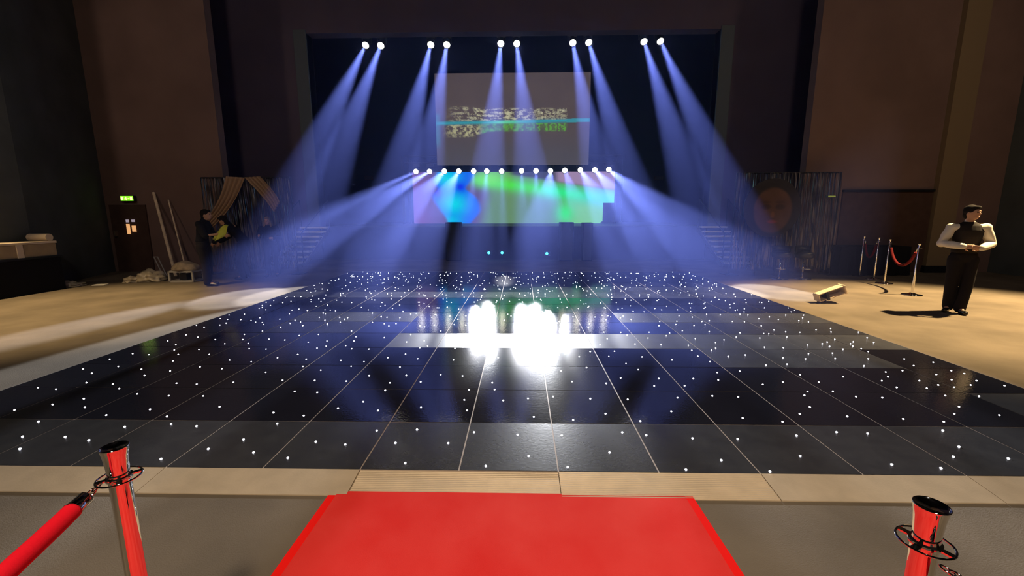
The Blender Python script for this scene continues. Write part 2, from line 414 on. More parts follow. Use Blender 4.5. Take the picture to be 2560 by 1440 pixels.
strip('border', tl, l1, bl_, l2, ZF + .006, M['rug_edge']); strip('border', r1, tr, r2, br_, ZF + .006, M['rug_edge'])

# ---------------------------------------------------------------- near rope stanchions
def stanchion(name, label, loc_, top=1.03, rz=0, group=None, tilt=(0, 0)):
    t = thing(name, label, 'barrier post', (loc_[0], loc_[1], ZF), rz, group)
    bm = bmesh.new(); lathe(bm, [(0, .0), (.16, 0), (.16, .012), (.15, .022), (.06, .034), (.04, .05), (0, .05)], 40); ob('base', bm, M['chrome'], t, smooth=True)
    bm = bmesh.new(); lathe(bm, [(.0215, .045), (.0215, top - .07)], 40); ob('pole', bm, M['chrome'], t, smooth=True)
    bm = bmesh.new(); lathe(bm, [(.0218, top - .082), (.0218, top - .062), (.0224, top - .048), (.0242, top - .024), (.0272, top - .005), (.0283, top - .0015), (.0280, top), (.0266, top - .001), (.024, top - .005), (0, top - .006)], 48)
    ob('flared_cap', bm, M['chrome'], t, smooth=True)
    bm = bmesh.new(); zr = top - .080
    lathe(bm, [(.0218, zr - .0035), (.026, zr - .0035), (.0264, zr), (.026, zr + .0035), (.0218, zr + .0035)], 40)
    torus(bm, (0, 0, zr), .0435, .0021, 48, 8)
    for k in range(4):
        an = k * PI / 2 + .25
        box(bm, (.035 * math.cos(an), .035 * math.sin(an), zr), (.018, .012, .0036), Matrix.Rotation(an, 3, 'Z'))
    ob('hook_ring', bm, M['chrome'], t, smooth=False)
    return t, zr + ZF
def post_at(px, py, z):      # where the cap's centre is seen
    return G(px, py, z)
TOPZ = 1.03
pl = post_at(285, 1116, TOPZ + ZF); pr = post_at(2330, 1262, TOPZ + ZF)
stL, zr = stanchion('stanchion', 'chrome rope post at lower left of the picture, holding a bright red velvet rope', pl, TOPZ, .5)
stR, _ = stanchion('stanchion', 'chrome rope post at lower right of the picture, with a chain hanging from its ring', pr, TOPZ, .2)
def link(bm, c, d, k, ln=.022, w=.0062, r=.0017):
    d = d.normalized(); u, v = frame_of(d)
    if k % 2: u = v
    n = 14; pts = []
    for i in range(n + 1):
        an = 2 * PI * i / n; pts.append(c + d * (ln / 2 * math.cos(an)) + u * (w * math.sin(an)))
    tube(bm, pts, r, 6, caps=False)
def bez(p, n=40):
    out = []
    for k in range(n + 1):
        t = k / n; out.append(p[0] * (1 - t) ** 3 + p[1] * 3 * t * (1 - t) ** 2 + p[2] * 3 * t * t * (1 - t) + p[3] * t ** 3)
    return out
def rope(label, start, sl_end, end_pts, r=.019, group=None, m='velvet'):
    t = thing('barrier_rope', label, 'rope', start, 0, group)
    o_ = Vector(start)
    bm = bmesh.new(); n = 4
    d = (sl_end[0] - start)
    n = max(2, int(d.length / .0175))
    for k in range(n): link(bm, d * ((k + .5) / n), d, k)
    ob('chain', bm, M['chrome'], t, smooth=True)
    p, q = sl_end[0] - o_, sl_end[1] - o_; dd = (q - p); 
    bm = bmesh.new(); tube(bm, [p, p + dd * .04, p + dd * .1, p + dd * .9, q, q + dd * .02], [.004, .011, r * .82, r * .95, r * 1.04, r * .9], 24); ob('end_sleeve', bm, M['chrome'], t, smooth=True)
    bm = bmesh.new(); tube(bm, [x - o_ for x in end_pts], r, 20); ob('velvet_rope', bm, M[m], t, smooth=True)
    return t
# left rope runs from the ring down to the left and towards the camera
ring_pt = D(246, 1196, (pl - cam_loc).dot(fw) - .02); ring_pt.z = zr
dl_ = (ring_pt - cam_loc).dot(fw)
s1 = D(222, 1238, dl_ - .015); s2 = D(180, 1277, dl_ - .05)
e1 = D(100, 1352, dl_ - .14); e2 = D(-20, 1462, dl_ - .24); e3 = D(-190, 1600, dl_ - .33)
other = Vector((-1.15, -.55, zr))
pts = bez([s2, D(150, 1308, dl_ - .085), D(60, 1390, dl_ - .18), D(-60, 1500, dl_ - .27)], 20)
pe = pts[-1]
pts += bez([pe, pe + Vector((-.07, -.1, -.05)), other + Vector((.1, .35, -.18)), other + Vector((.02, .1, -.1))], 20)[1:]
rope('bright red velvet rope with a chrome end sleeve, hung on the lower left post', ring_pt, (s1, s2), pts)
# right post: chain hanging, rope falls below the picture
dr_ = (pr - cam_loc).dot(fw) - .05
rp = D(2368, 1366, dr_); rp.z = zr - .003
q1 = D(2402, 1448, dr_ - .01); q2 = D(2420, 1500, dr_ - .02)
pe = D(2470, 1620, dr_ - .05)
pts = bez([q2, D(2436, 1540, dr_ - .03), D(2450, 1580, dr_ - .04), pe], 10) + bez([pe, pe + Vector((.03, -.03, -.12)), Vector((1.1, -.1, .5)), Vector((1.25, -.5, .8))], 20)[1:]
rope('red rope on a twisted chrome chain, hanging from the lower right post', rp, (q1, q2), pts)

# ---------------------------------------------------------------- far stanchions and ropes on the right
far = []
for (px, py, lab) in ((2279, 738, 'bright chrome rope post nearest the waiter, with a rope on its left side'),
                      (2210, 709, 'chrome rope post left of the brightest one, beneath the other end of its rope'),
                      (2184, 698, 'faint chrome rope post just left of the pair joined by a rope'),
                      (2148, 690, 'faintest chrome rope post, leftmost in the dark by the brown wall')):
    p = G(px, py); 
    t, z_ = stanchion('stanchion', lab, p, 1.0, .3, None); far.append((p, z_))
def far_rope(label, p, q):
    a1, b1 = Vector((p[0].x, p[0].y, p[1])), Vector((q[0].x, q[0].y, q[1]))
    d = (b1 - a1).normalized(); a1 += d * .055; b1 -= d * .055
    t = thing('barrier_rope', label, 'rope', a1)
    bm = bmesh.new(); sag = Vector((0, 0, -.55))
    P = [x - a1 for x in bez([a1, a1 + (b1 - a1) * .2 + sag, a1 + (b1 - a1) * .8 + sag, b1], 30)]
    tube(bm, P[2:-2], .026, 10); ob('velvet_rope', bm, M['velvet_dark'], t, smooth=True)
    bm = bmesh.new(); tube(bm, P[:3], .010, 8); ob('end_hook', bm, M['chrome'], t, smooth=True)
    bm = bmesh.new(); tube(bm, P[-3:], .010, 8); ob('end_hook', bm, M['chrome'], t, smooth=True)
far_rope('dark red rope sagging between the two brighter far posts', far[1], far[0])
far_rope('dim red rope between the two faint posts by the brown wall', far[3], far[2])

# ---------------------------------------------------------------- people
def remesh(bm, name, m, parent, voxel=.008, smooth=4):
    me = bpy.data.meshes.new('tmp'); bm.to_mesh(me); bm.free()
    o = bpy.data.objects.new('tmp', me); C.objects.link(o)
    r = o.modifiers.new('r', 'REMESH'); r.mode = 'VOXEL'; r.voxel_size = voxel
    s = o.modifiers.new('s', 'SMOOTH'); s.iterations = smooth; s.factor = .5
    dg = bpy.context.evaluated_depsgraph_get(); ev = o.evaluated_get(dg)
    nm = bpy.data.meshes.new_from_object(ev); nm.name = name
    bpy.data.objects.remove(o)
    nm.materials.clear(); nm.materials.append(m)
    for p in nm.polygons: p.use_smooth = True
    out = bpy.data.objects.new(name, nm); C.objects.link(out); out.parent = parent
    return out
def limb(bm, pts, rad, n=14):
    P = [Vector(p) for p in pts]
    # subdivided tube with round ends
    tube(bm, P, rad, n)
    for p, r in zip(P, rad): ell(bm, p, (r, r, r), seg=12, rings=8)
def hand(bm, w, d, nrm, side, curl=.6, sc=1.0):
    w, d, nrm = Vector(w), Vector(d).normalized(), Vector(nrm).normalized()
    s = d.cross(nrm).normalized() * side
    pc = w + d * .05 * sc
    R = Matrix((s, d, nrm)).transposed()
    ell(bm, pc, (.040 * sc, .052 * sc, .016 * sc), R, 14, 10)
    for k, (off, L) in enumerate(((-.030, .072), (-.010, .080), (.011, .074), (.030, .058))):
        p = w + d * .088 * sc + s * off * sc; a_ = .2; dirv = d.copy(); pts = [p - d * .02, p]
        for seg in range(3):
            a_ += curl * (.55 + .12 * k)
            dirv = d * math.cos(a_) + nrm * math.sin(a_)
            p = p + dirv * L * sc * (.42, .32, .26)[seg]; pts.append(p)
        limb(bm, pts, [.0095 * sc, .0095 * sc, .009 * sc, .0085 * sc, .0075 * sc], 8)
    p = w + d * .025 * sc - s * .03 * sc
    limb(bm, [p, p + (d * .5 - s * .8 + nrm * .3).normalized() * .035 * sc, p + (d * .8 - s * .45 + nrm * .6).normalized() * .066 * sc], [.013 * sc, .0105 * sc, .0085 * sc], 8)
def person(label, pos, rz, J, top, legs, hair, hair_long=False, sleeves=None, vest=None, head_yaw=0., head_pitch=0., scale=1.0, hand_set=(((0, 1, 0), (0, 0, 1), .6), ((0, 1, 0), (0, 0, 1), .6)), voxel=.008):
    t = thing('person', label, 'person', (pos.x, pos.y, pos.z), rz); t.scale = (scale,) * 3
    V = {k: Vector(v) for k, v in J.items()}
    HR = Matrix.Rotation(head_yaw, 3, 'Z') @ Matrix.Rotation(head_pitch, 3, 'X')
    hc = V['head']
    def h(x, y, z): return hc + HR @ Vector((x, y, z))
    bm = bmesh.new()
    ell(bm, hc, (.073, .092, .105), HR, 24, 18)
    ell(bm, h(0, .035, -.055), (.052, .055, .062), HR)                 # jaw
    ell(bm, h(0, .096, -.012), (.012, .019, .024), HR, 10, 8)          # nose
    ell(bm, h(0, .083, .03), (.045, .014, .012), HR, 12, 8)            # brow
    ell(bm, h(0, .088, -.062), (.022, .010, .011), HR, 12, 8)          # lips mass
    ell(bm, h(.074, -.005, -.01), (.009, .018, .03), HR, 10, 8); ell(bm, h(-.074, -.005, -.01), (.009, .018, .03), HR, 10, 8)
    limb(bm, [V['neckb'], hc - Vector((0, .01, .07))], [.058, .052])
    limb(bm, [V['pelvis'], V['waist'], V['chest'], V['neckb']], [.10, .08, .085, .055])
    for sd in 'lr':
        limb(bm, [V['chest'] + Vector((0, 0, .09)), V['sh' + sd], V['el' + sd], V['wr' + sd]], [.05, .048, .037, .026])
        limb(bm, [V['pelvis'], V['hip' + sd], V['kn' + sd], V['an' + sd]], [.09, .078, .05, .036])
        limb(bm, [V['an' + sd], V['to' + sd]], [.034, .028])
    for sd, (d, nr, cu) in zip('lr', hand_set): hand(bm, V['wr' + sd], d, nr, -1 if sd == 'l' else 1, cu)
    remesh(bm, 'body', M['skin'], t, voxel)
    for sx in (-1, 1):
        bm = bmesh.new(); ell(bm, h(sx * .031, .083, .006), (.012, .008, .007), HR, 12, 8); ob('eye', bm, M['eye'], t, smooth=True)
    bm = bmesh.new(); ell(bm, h(0, .097, -.062), (.021, .005, .006), HR, 12, 8); ob('mouth', bm, M['lip'], t, smooth=True)
    bm = bmesh.new()
    ell(bm, h(0, -.018, .03), (.083, .095, .095), HR, 20, 14)
    ell(bm, h(0, .045, .082), (.06, .05, .03), HR)
    if hair_long:
        limb(bm, [h(.06, -.03, .0), h(.075, -.02, -.1), h(.08, .0, -.2)], [.035, .035, .025]); limb(bm, [h(-.06, -.03, .0), h(-.075, -.02, -.1), h(-.08, .0, -.2)], [.035, .035, .025])
        ell(bm, h(0, -.06, -.08), (.08, .05, .13), HR)
    else:
        ell(bm, h(0, -.05, -.04), (.066, .055, .06), HR)
    remesh(bm, 'hair', hair, t, .008, 2)
    # trousers
    bm = bmesh.new()
    ell(bm, V['pelvis'] + Vector((0, 0, .0)), (.165, .125, .13))
    limb(bm, [V['pelvis'], V['waist'] + Vector((0, 0, -.02))], [.12, .125])
    for sd in 'lr':
        limb(bm, [V['hip' + sd], V['kn' + sd], V['an' + sd] + (V['kn' + sd] - V['an' + sd]).normalized() * .0], [.105, .078, .075], 18)
    o = remesh(bm, 'trousers', legs, t, .011); 
    bm = bmesh.new()
    for sd in 'lr':
        bm2 = bmesh.new(); an, to = V['an' + sd], V['to' + sd]
        limb(bm2, [an + Vector((0, 0, -.025)) - (to - an).normalized() * .035, an.lerp(to, .55) + Vector((0, 0, -.022)), to + Vector((0, 0, 0)) + (to - an).normalized() * .03], [.045, .043, .036])
        q = remesh(bm2, 'shoe', M['shoe'], t, .008)
    bm.free()
    # upper garment
    def torso(bm, k=1.0):
        d = V['neckb'] - V['waist']
        K_ = ((-.12, .155, .118), (.0, .150, .115), (.25, .155, .118), (.5, .172, .126), (.72, .182, .125), (.88, .165, .105), (.97, .10, .085))
        for (f0, a0, b0), (f1, a1, b1) in zip(K_, K_[1:]):
            for q_ in (0, .34, .67, 1):
                p = V['waist'] + d * (f0 + (f1 - f0) * q_); ell(bm, p, ((a0 + (a1 - a0) * q_) * k, (b0 + (b1 - b0) * q_) * k, .07), None, 22, 12)
    bm = bmesh.new(); torso(bm, .985)
    for sd in 'lr':
        end = V['wr' + sd] if sleeves != 'short' else V['el' + sd].lerp(V['wr' + sd], .15)
        mid = [V['chest'].lerp(V['sh' + sd], .3) + Vector((0, 0, .06)), V['sh' + sd], V['sh' + sd].lerp(V['el' + sd], .5), V['el' + sd], V['el' + sd].lerp(end, .5), end]
        limb(bm, mid, [.07, .075, .071, .064, .060, .046], 18)
    limb(bm, [V['neckb'] + Vector((0, 0, -.03)), V['neckb'] + Vector((0, .0, .045))], [.075, .062])
    remesh(bm, 'shirt', top, t, .009)
    if vest:
        bm = bmesh.new(); torso(bm, 1.06)
        o = remesh(bm, 'waistcoat', vest, t, .009)
    return t
# waiter
wp = G(2384, 781)
toC = math.atan2(-wp.y, -wp.x) - PI / 2          # heading that faces the camera
Jw = dict(pelvis=(0, 0, .93), waist=(0, .0, 1.05), chest=(0, .01, 1.27), neckb=(0, -.005, 1.425), head=(.0, .03, 1.605),
          shl=(-.20, 0, 1.37), shr=(.20, 0, 1.37), ell=(-.29, .0, 1.12), elr=(.29, .0, 1.12), wrl=(-.10, .24, 1.07), wrr=(.11, .24, 1.09),
          hipl=(-.085, 0, .87), hipr=(.085, 0, .87), knl=(-.085, .04, .47), knr=(.08, -.03, .47), anl=(-.04, .06, .085), anr=(.06, -.06, .09), tol=(-.05, .20, .045), tor=(.13, .05, .045))
person('waiter in white shirt, black waistcoat and trousers, hands clasped at the waist', wp, toC + .35, Jw, M['shirt'], M['trouser'], M['hair'],
       vest=M['vest'], head_yaw=.75, head_pitch=-.05,
       hand_set=(((.85, .25, .05), (0, -1, .3), .75), ((-.85, .3, -.02), (0, -1, -.2), .75)), scale=.985)
# three crew members on the left
Ja = dict(pelvis=(0, 0, .93), waist=(0, .0, 1.05), chest=(0, .05, 1.27), neckb=(0, .08, 1.43), head=(.0, .13, 1.57),
          shl=(-.19, .05, 1.37), shr=(.19, .05, 1.37), ell=(-.27, .12, 1.12), elr=(.25, .16, 1.12), wrl=(-.17, .38, 1.10), wrr=(.16, .42, 1.16),
          hipl=(-.085, 0, .87), hipr=(.085, 0, .87), knl=(-.10, .03, .47), knr=(.10, .05, .47), anl=(-.11, -.03, .085), anr=(.11, .05, .085), tol=(-.12, .12, .04), tor=(.13, .20, .04))
pa = G(520, 714)
person('standing person in black seen from the side, reaching out beside the leaning poles', pa, -PI / 2 + .25, Ja, M['black_cloth'], M['trouser'], M['hair'], sleeves='short', voxel=.01, hand_set=(((.1, 1, .1), (1, 0, 0), .5), ((0, 1, .2), (-1, 0, 0), .5)))
Jb = dict(pelvis=(0, -.08, .90), waist=(0, -.02, 1.02), chest=(0, .13, 1.20), neckb=(0, .26, 1.33), head=(.0, .36, 1.43),
          shl=(-.19, .2, 1.27), shr=(.19, .2, 1.27), ell=(-.24, .38, 1.05), elr=(.24, .38, 1.05), wrl=(-.13, .55, .92), wrr=(.13, .55, .92),
          hipl=(-.09, -.06, .85), hipr=(.09, -.06, .85), knl=(-.10, .05, .46), knr=(.10, .05, .46), anl=(-.13, -.05, .085), anr=(.13, -.02, .085), tol=(-.14, .1, .04), tor=(.14, .13, .04))
pb = G(612, 697)
person('person in black bending forward in front of the gold drapes', pb, PI / 2 + .1, Jb, M['black_cloth'], M['trouser'], M['hair'], voxel=.01, head_pitch=-.4, hand_set=(((0, .6, -.8), (1, 0, 0), .5), ((0, .6, -.8), (-1, 0, 0), .5)))
pc_ = G(684, 690)
Jc = dict(Ja); 
person('fair-haired person in dark clothes standing by the left stage steps', pc_, PI + .3, Jc, M['black_cloth'], M['trouser'], M['blonde'], hair_long=True, voxel=.01, scale=.9, head_yaw=0, hand_set=(((.1, 1, .1), (1, 0, 0), .5), ((0, 1, .2), (-1, 0, 0), .5)))
# lime cloth held between them
q = A(556, 583, pa.y - .05)
bm = bmesh.new(); n = 14
P0, P1 = A(537, 600, pa.y - .1), A(568, 564, pa.y - .1)
rows = []
for k in range(n + 1):
    t_ = k / n; c_ = P0.lerp(P1, t_); w = .085 * math.sin(PI * min(1, t_ * .92 + .04)) ** .8
    perp = Vector((.7, 0, -.7)); row = []
    for s_ in (-1, -.5, 0, .5, 1): row.append(bm.verts.new(c_ - q + perp * w * s_ + Vector((0, .03 * math.cos(s_ * 3 + k * .5), 0))))
    rows.append(row)
for r1_, r2_ in zip(rows, rows[1:]):
    for k in range(4): bm.faces.new((r1_[k], r1_[k + 1], r2_[k + 1], r2_[k]))
o = ob('lime_cloth', bm, M['lime'], smooth=True); o.location = q
s_ = o.modifiers.new('s', 'SOLIDIFY'); s_.thickness = .012
tag(o, 'folded lime green cloth held out by the standing person in black', 'cloth')

# ---------------------------------------------------------------- trolley corner on the left
def rbox(name, label, cat, c, s, m, rz=0, bevel=.01):
    bm = bmesh.new(); box(bm, (0, 0, s[2] / 2), s); o = ob(name, bm, m, bevel=bevel); o.location = c; o.rotation_euler = (0, 0, rz); tag(o, label, cat); return o
cp = G(452, 706)
t = thing('crate', 'pale open-sided crate on the floor beneath a rounded sack', 'crate', (cp.x, cp.y + .2, ZF), .05)
w_, d_, h_ = .54, .36, .27
def bars(nm, segs, r=.018):
    for a_, b_ in segs:
        bm = bmesh.new(); v = Vector(b_) - Vector(a_); box(bm, (Vector(a_) + Vector(b_)) / 2, (abs(v.x) + 2 * r, abs(v.y) + 2 * r, abs(v.z) + 2 * r)); ob(nm, bm, M['crate'], t)
X_, Y_ = w_ / 2, d_ / 2
bars('rail', [((-X_, y, z), (X_, y, z)) for y in (-Y_, Y_) for z in (.02, h_ - .02)] + [((x, -Y_, z), (x, Y_, z)) for x in (-X_, X_) for z in (.02, h_ - .02)])
bars('post', [((x, y, .02), (x, y, h_ - .02)) for x in (-X_, X_) for y in (-Y_, Y_)])
ob('bottom_panel', B(-X_, X_, -Y_, Y_, .01, .03), M['crate'], t)
ob('top_panel', B(-X_, X_, -Y_, Y_, h_ - .02, h_), M['crate'], t)
bm = bmesh.new(); box(bm, (-.02, -.02, .12), (.16, .14, .14)); ob('inner_box', bm, M['gloss_black'], t)
def lump(name, label, cat, c, r, m, seed, amp=.25, fr=3.):
    bm = bmesh.new(); bmesh.ops.create_icosphere(bm, subdivisions=4, radius=1)
    for v in bm.verts:
        n_ = noise.noise(v.co * fr + Vector((seed, 0, 0))) * amp + noise.noise(v.co * fr * 3 + Vector((seed, 5, 0))) * amp * .4
        v.co = v.co * (1 + n_); v.co.z = max(v.co.z, -.25)
        v.co = Vector((v.co.x * r[0], v.co.y * r[1], (v.co.z + .25) * r[2]))
    o = ob(name, bm, m, smooth=True); o.location = c; tag(o, label, cat); return o
lump('sack', 'rounded beige sack resting on the pale crate', 'sack', (cp.x, cp.y + .2, ZF + h_), (.30, .22, .17), M['sack'], 1, .12, 1.6)
# small folding frame left of the crate
fp = G(408, 690)
t = thing('folding_frame', 'small pale folding frame tilted beside the crate', 'frame', (fp.x, fp.y, ZF))
for dx in (0, .10):
    bm = bmesh.new(); tube(bm, [(dx, 0, .0), (dx - .22, .05, .50)], .014, 8); ob('side_bar', bm, M['crate'], t)
for z in (.49, .1):
    bm = bmesh.new(); tube(bm, [(-.44 * z, z * .1, z), (.10 - .44 * z, z * .1, z)], .012, 8); ob('cross_bar', bm, M['crate'], t)
# two poles leaning on the brown wall
def lean(label, b_, t_, r, m):
    bm = bmesh.new(); tube(bm, [Vector((0, 0, r)), Vector(t_) - Vector(b_)], r, 12); o = ob('leaning_pole', bm, m); o.location = b_; tag(o, label, 'pole')
def wallpt(px, py): return A(px, py, YW - .06)
k1 = G(440, 694); k2 = G(470, 694)
lean('thick pale pole leaning against the brown wall behind the crate', Vector((k1.x, k1.y, ZF)), wallpt(384, 482), .035, M['wood'])
lean('thin pale pole leaning beside the thicker one', Vector((k2.x, k2.y, ZF)), wallpt(421, 500), .018, M['wood'])
def sheetlump(label, px, py, w, h, seed):
    p = G(px, py); lump('crumpled_sheet', label, 'plastic sheet', (p.x, p.y, ZF), (w, min(.25, w), h), M['sheet'], seed, .5, 2.5)
sheetlump('crumpled pale plastic on the floor just left of the crate', 380, 702, .26, .19, 3)
sheetlump('small crumpled pale plastic left of the bigger crumpled sheet by the crate', 330, 705, .15, .10, 5)
sheetlump('low crumpled pale plastic farthest left on the floor edge', 158, 717, .22, .09, 8)
sheetlump('flattened crumpled plastic right of the farthest left one', 183, 715, .2, .06, 11)
p = G(251, 713); o = rbox('paper', 'small flat white paper on the floor left of the crumpled plastic', 'paper', (p.x, p.y, ZF), (.24, .16, .02), M['paper'], .2, .004)
# side counter with pale box, both set along the left wall
cz = A(60, 641, 8.6).z
cxm, cym = XK + .32, 8.2
t = thing('side_counter', 'black counter against the left wall under the pale box', 'counter', (cxm, cym, ZF))
ob('body', B(-.24, .24, -.75, .75, 0, cz - ZF - .04), M['black'], t); ob('worktop', B(-.25, .26, -.78, .78, cz - ZF - .04, cz - ZF), M['gloss_black'], t)
t = thing('storage_box', 'pale beige box on the black counter by the left wall', 'box', (cxm, cym, cz), 0)
hz = A(60, 604, 8.6).z - cz
ob('body', B(-.22, .22, -.72, .72, 0, hz - .045), M['box'], t, bevel=.01)
ob('lid', B(-.235, .235, -.735, .735, hz - .045, hz), M['box_trim'], t, bevel=.008)
ob('corner_post', B(.22, .24, -.02, .09, 0, hz - .045), M['box_trim'], t)
bm = bmesh.new(); tube(bm, [(-.2, .62, hz + .075), (.22, .62, hz + .075)], .075, 16); o = ob('roll', bm, M['box_trim']); o.location = t.location; tag(o, 'short pale roll on top of the beige box', 'roll')

# ---------------------------------------------------------------- tilted pale light box on the right
bp_ = G(2062, 757)
t = thing('tilted_light_box', 'pale open timber box lying tilted on a small black stand by the light pool', 'box', (bp_.x, bp_.y, ZF))
e0 = A(2042, 744, bp_.y) - Vector((bp_.x, bp_.y, ZF)); e1_ = A(2106, 722, bp_.y) - Vector((bp_.x, bp_.y, ZF))
ax = (e1_ - e0).normalized(); L_ = (e1_ - e0).length
R_ = Matrix((ax, Vector((0, 1, 0)), ax.cross(Vector((0, 1, 0))))).transposed()
mid = (e0 + e1_) / 2
def tb(nm, c, s, m): bm = bmesh.new(); box(bm, mid + R_ @ Vector(c), s, R_); ob(nm, bm, m, t, bevel=.004)
w2 = .085
tb('back_panel', (0, .07, 0), (L_, .015, w2 * 1.5), M['wood']); tb('side_panel', (0, 0, w2 * .75), (L_, .15, .018), M['wood']); tb('side_panel', (0, 0, -w2 * .75), (L_, .15, .018), M['wood'])
tb('end_panel', (L_ / 2, 0, 0), (.03, .17, w2 * 1.9), M['wood']); tb('end_panel', (-L_ / 2, 0, 0), (.02, .15, w2 * 1.5), M['wood'])
tb('black_strap', (-L_ * .19, 0, -.01), (.045, .175, w2 * 1.8), M['gloss_black'])
ob('stand_foot', B(-.10, .16, -.06, .06, 0, .02), M['gloss_black'], t); 
bm = bmesh.new(); tube(bm, [(-.0, 0, .02), (0, 0, .10)], .02, 10); ob('stand_post', bm, M['gloss_black'], t)

# ---------------------------------------------------------------- foil fringe backdrops
def fringe(t, x0, x1, z0, z1, y, n, seed, amp=.05):
    rnd = random.Random(seed); bm = bmesh.new()
    for k in range(n):
        x = x0 + (x1 - x0) * (k + rnd.random()) / n; w = rnd.uniform(.012, .03); yy = y + rnd.uniform(-.05, .05)
        ph = rnd.random() * 6; an = rnd.uniform(-.9, .9); zb = z0 + rnd.uniform(0, .12); prev = None; m_ = 9
        for s in range(m_ + 1):
            z = z1 + (zb - z1) * s / m_; aa = an + .9 * math.sin(ph + s * .9)
            dx, dy = math.cos(aa) * w / 2, math.sin(aa) * w / 2; xx = x + amp * .3 * math.sin(ph + s * .5)
            v = (bm.verts.new((xx - dx, yy - dy, z)), bm.verts.new((xx + dx, yy + dy, z)))
            if prev: bm.faces.new((prev[0], prev[1], v[1], v[0]))
            prev = v
    o = ob('foil_fringe', bm, M['foil'], t); o['kind'] = 'stuff'; return o
def backdrop(label, pxa, pxb, pyt, Y, n, seed, extra=None):
    a_, b_ = A(pxa, pyt, Y), A(pxb, pyt, Y); x0, x1, zt_ = a_.x, b_.x, a_.z - ZF
    t = thing('foil_backdrop', label, 'backdrop', ((x0 + x1) / 2, Y, ZF)); hx = (x1 - x0) / 2
    for sx in (-1, 1):
        bm = bmesh.new(); tube(bm, [(sx * hx, .06, 0), (sx * hx, .06, zt_)], .018, 10); ob('upright', bm, M['truss'], t)
        ob('foot_plate', B(sx * hx - .16, sx * hx + .16, -.14, .26, 0, .012), M['truss'], t)
    bm = bmesh.new(); tube(bm, [(-hx, .06, zt_), (hx, .06, zt_)], .018, 10); ob('crossbar', bm, M['truss'], t)
    fringe(t, -hx, hx, .12, zt_, .06, n, seed)
    return t
YF = 11.25
bdL = backdrop('silver foil fringe backdrop with gold drapes, left of the stage steps', 498, 722, 444, YF, 150, 3)
bdR = backdrop('silver foil fringe backdrop behind the big painted face, right of the stage', 1846, 2108, 432, YF, 170, 4)
def drape(label, top0, top1, bot0, bot1, Y):
    a0, a1, b0, b1 = A(*top0, Y), A(*top1, Y), A(*bot0, Y), A(*bot1, Y); o_ = a0.copy()
    bm = bmesh.new(); R = []; nx, nz = 24, 24
    for j in range(nz + 1):
        v = j / nz; row = []
        l = a0.lerp(b0, v) + Vector((.10 * math.sin(PI * v), 0, -.05 * math.sin(PI * v))); r = a1.lerp(b1, v) + Vector((.10 * math.sin(PI * v), 0, -.05 * math.sin(PI * v)))
        for i in range(nx + 1):
            u = i / nx; p = l.lerp(r, u) + Vector((0, -.035 * math.sin(u * 26 + v * 2) - .02 * math.sin(v * 3), 0)); row.append(bm.verts.new(p - o_))
        R.append(row)
    for r1_, r2_ in zip(R, R[1:]):
        for i in range(nx): bm.faces.new((r1_[i], r1_[i + 1], r2_[i + 1], r2_[i]))
    o = ob('gold_drape', bm, M['gold'], smooth=True); o.location = o_; m_ = o.modifiers.new('s', 'SOLIDIFY'); m_.thickness = .01; tag(o, label, 'drape')
drape('gold drape swept down to the left from the middle of the left backdrop', (566, 441), (614, 444), (508, 558), (536, 566), YF - .07)
drape('gold drape swept down to the right from the middle of the left backdrop', (612, 444), (652, 441), (686, 530), (700, 505), YF - .07)

# painted face cut-out
fc = A(1930, 515, YF - .3); zf0 = A(1930, 592, YF - .3).z; zf1 = A(1930, 446, YF - .3).z; hw = (A(2000, 515, YF - .3).x - A(1858, 515, YF - .3).x) / 2
t = thing('painted_face_panel', 'large oval dark panel painted with a brown face in front of the right foil backdrop', 'artwork', (fc.x, fc.y, ZF))
def sm(a_, b_, x): x = max(0, min(1, (x - a_) / (b_ - a_))); return x * x * (3 - 2 * x)
def face_col(u, v):      # u,v in -1..1
    c_ = Vector((.012, .010, .014)); fx, fz = (u - .02) / .72, (v + .06) / .80
    r = math.hypot(fx, fz * (1 if fz > 0 else .93)); sk = 1 - sm(.86, 1.0, r)
    sc_ = Vector((.10, .048, .034)) * (.85 + .3 * noise.noise(Vector((u * 3, v * 3, 1))))
    for ex in (-.32, .36):
        d = math.hypot((fx - ex) / .26, (fz - .12) / .13); sc_ = sc_.lerp(Vector((.03, .014, .012)), .8 * (1 - sm(.6, 1.2, d)))
        d = math.hypot((fx - ex) / .3, (fz - .32) / .05); sc_ = sc_.lerp(Vector((.035, .015, .012)), .6 * (1 - sm(.5, 1.2, d)))
    d = math.hypot((fx - .02) / .10, (fz + .22) / .16); sc_ = sc_.lerp(Vector((.20, .08, .045)), .6 * (1 - sm(.4, 1.3, d)))
    d = math.hypot((fx - .02) / .26, (fz + .52) / .08); sc_ = sc_.lerp(Vector((.24, .05, .045)), .8 * (1 - sm(.6, 1.2, d)))
    d = math.hypot((fx - .02) / .18, (fz + .375) / .03); sc_ = sc_.lerp(Vector((.04, .015, .012)), .5 * (1 - sm(.5, 1.2, d)))
    return c_.lerp(sc_, sk)
bm = bmesh.new(); cl = bm.loops.layers.color.new('picture') if False else bm.verts.layers.float_color.new('picture')
nr, na = 40, 64; zc = (zf0 + zf1) / 2 - ZF; hh = (zf1 - zf0) / 2; prev = None
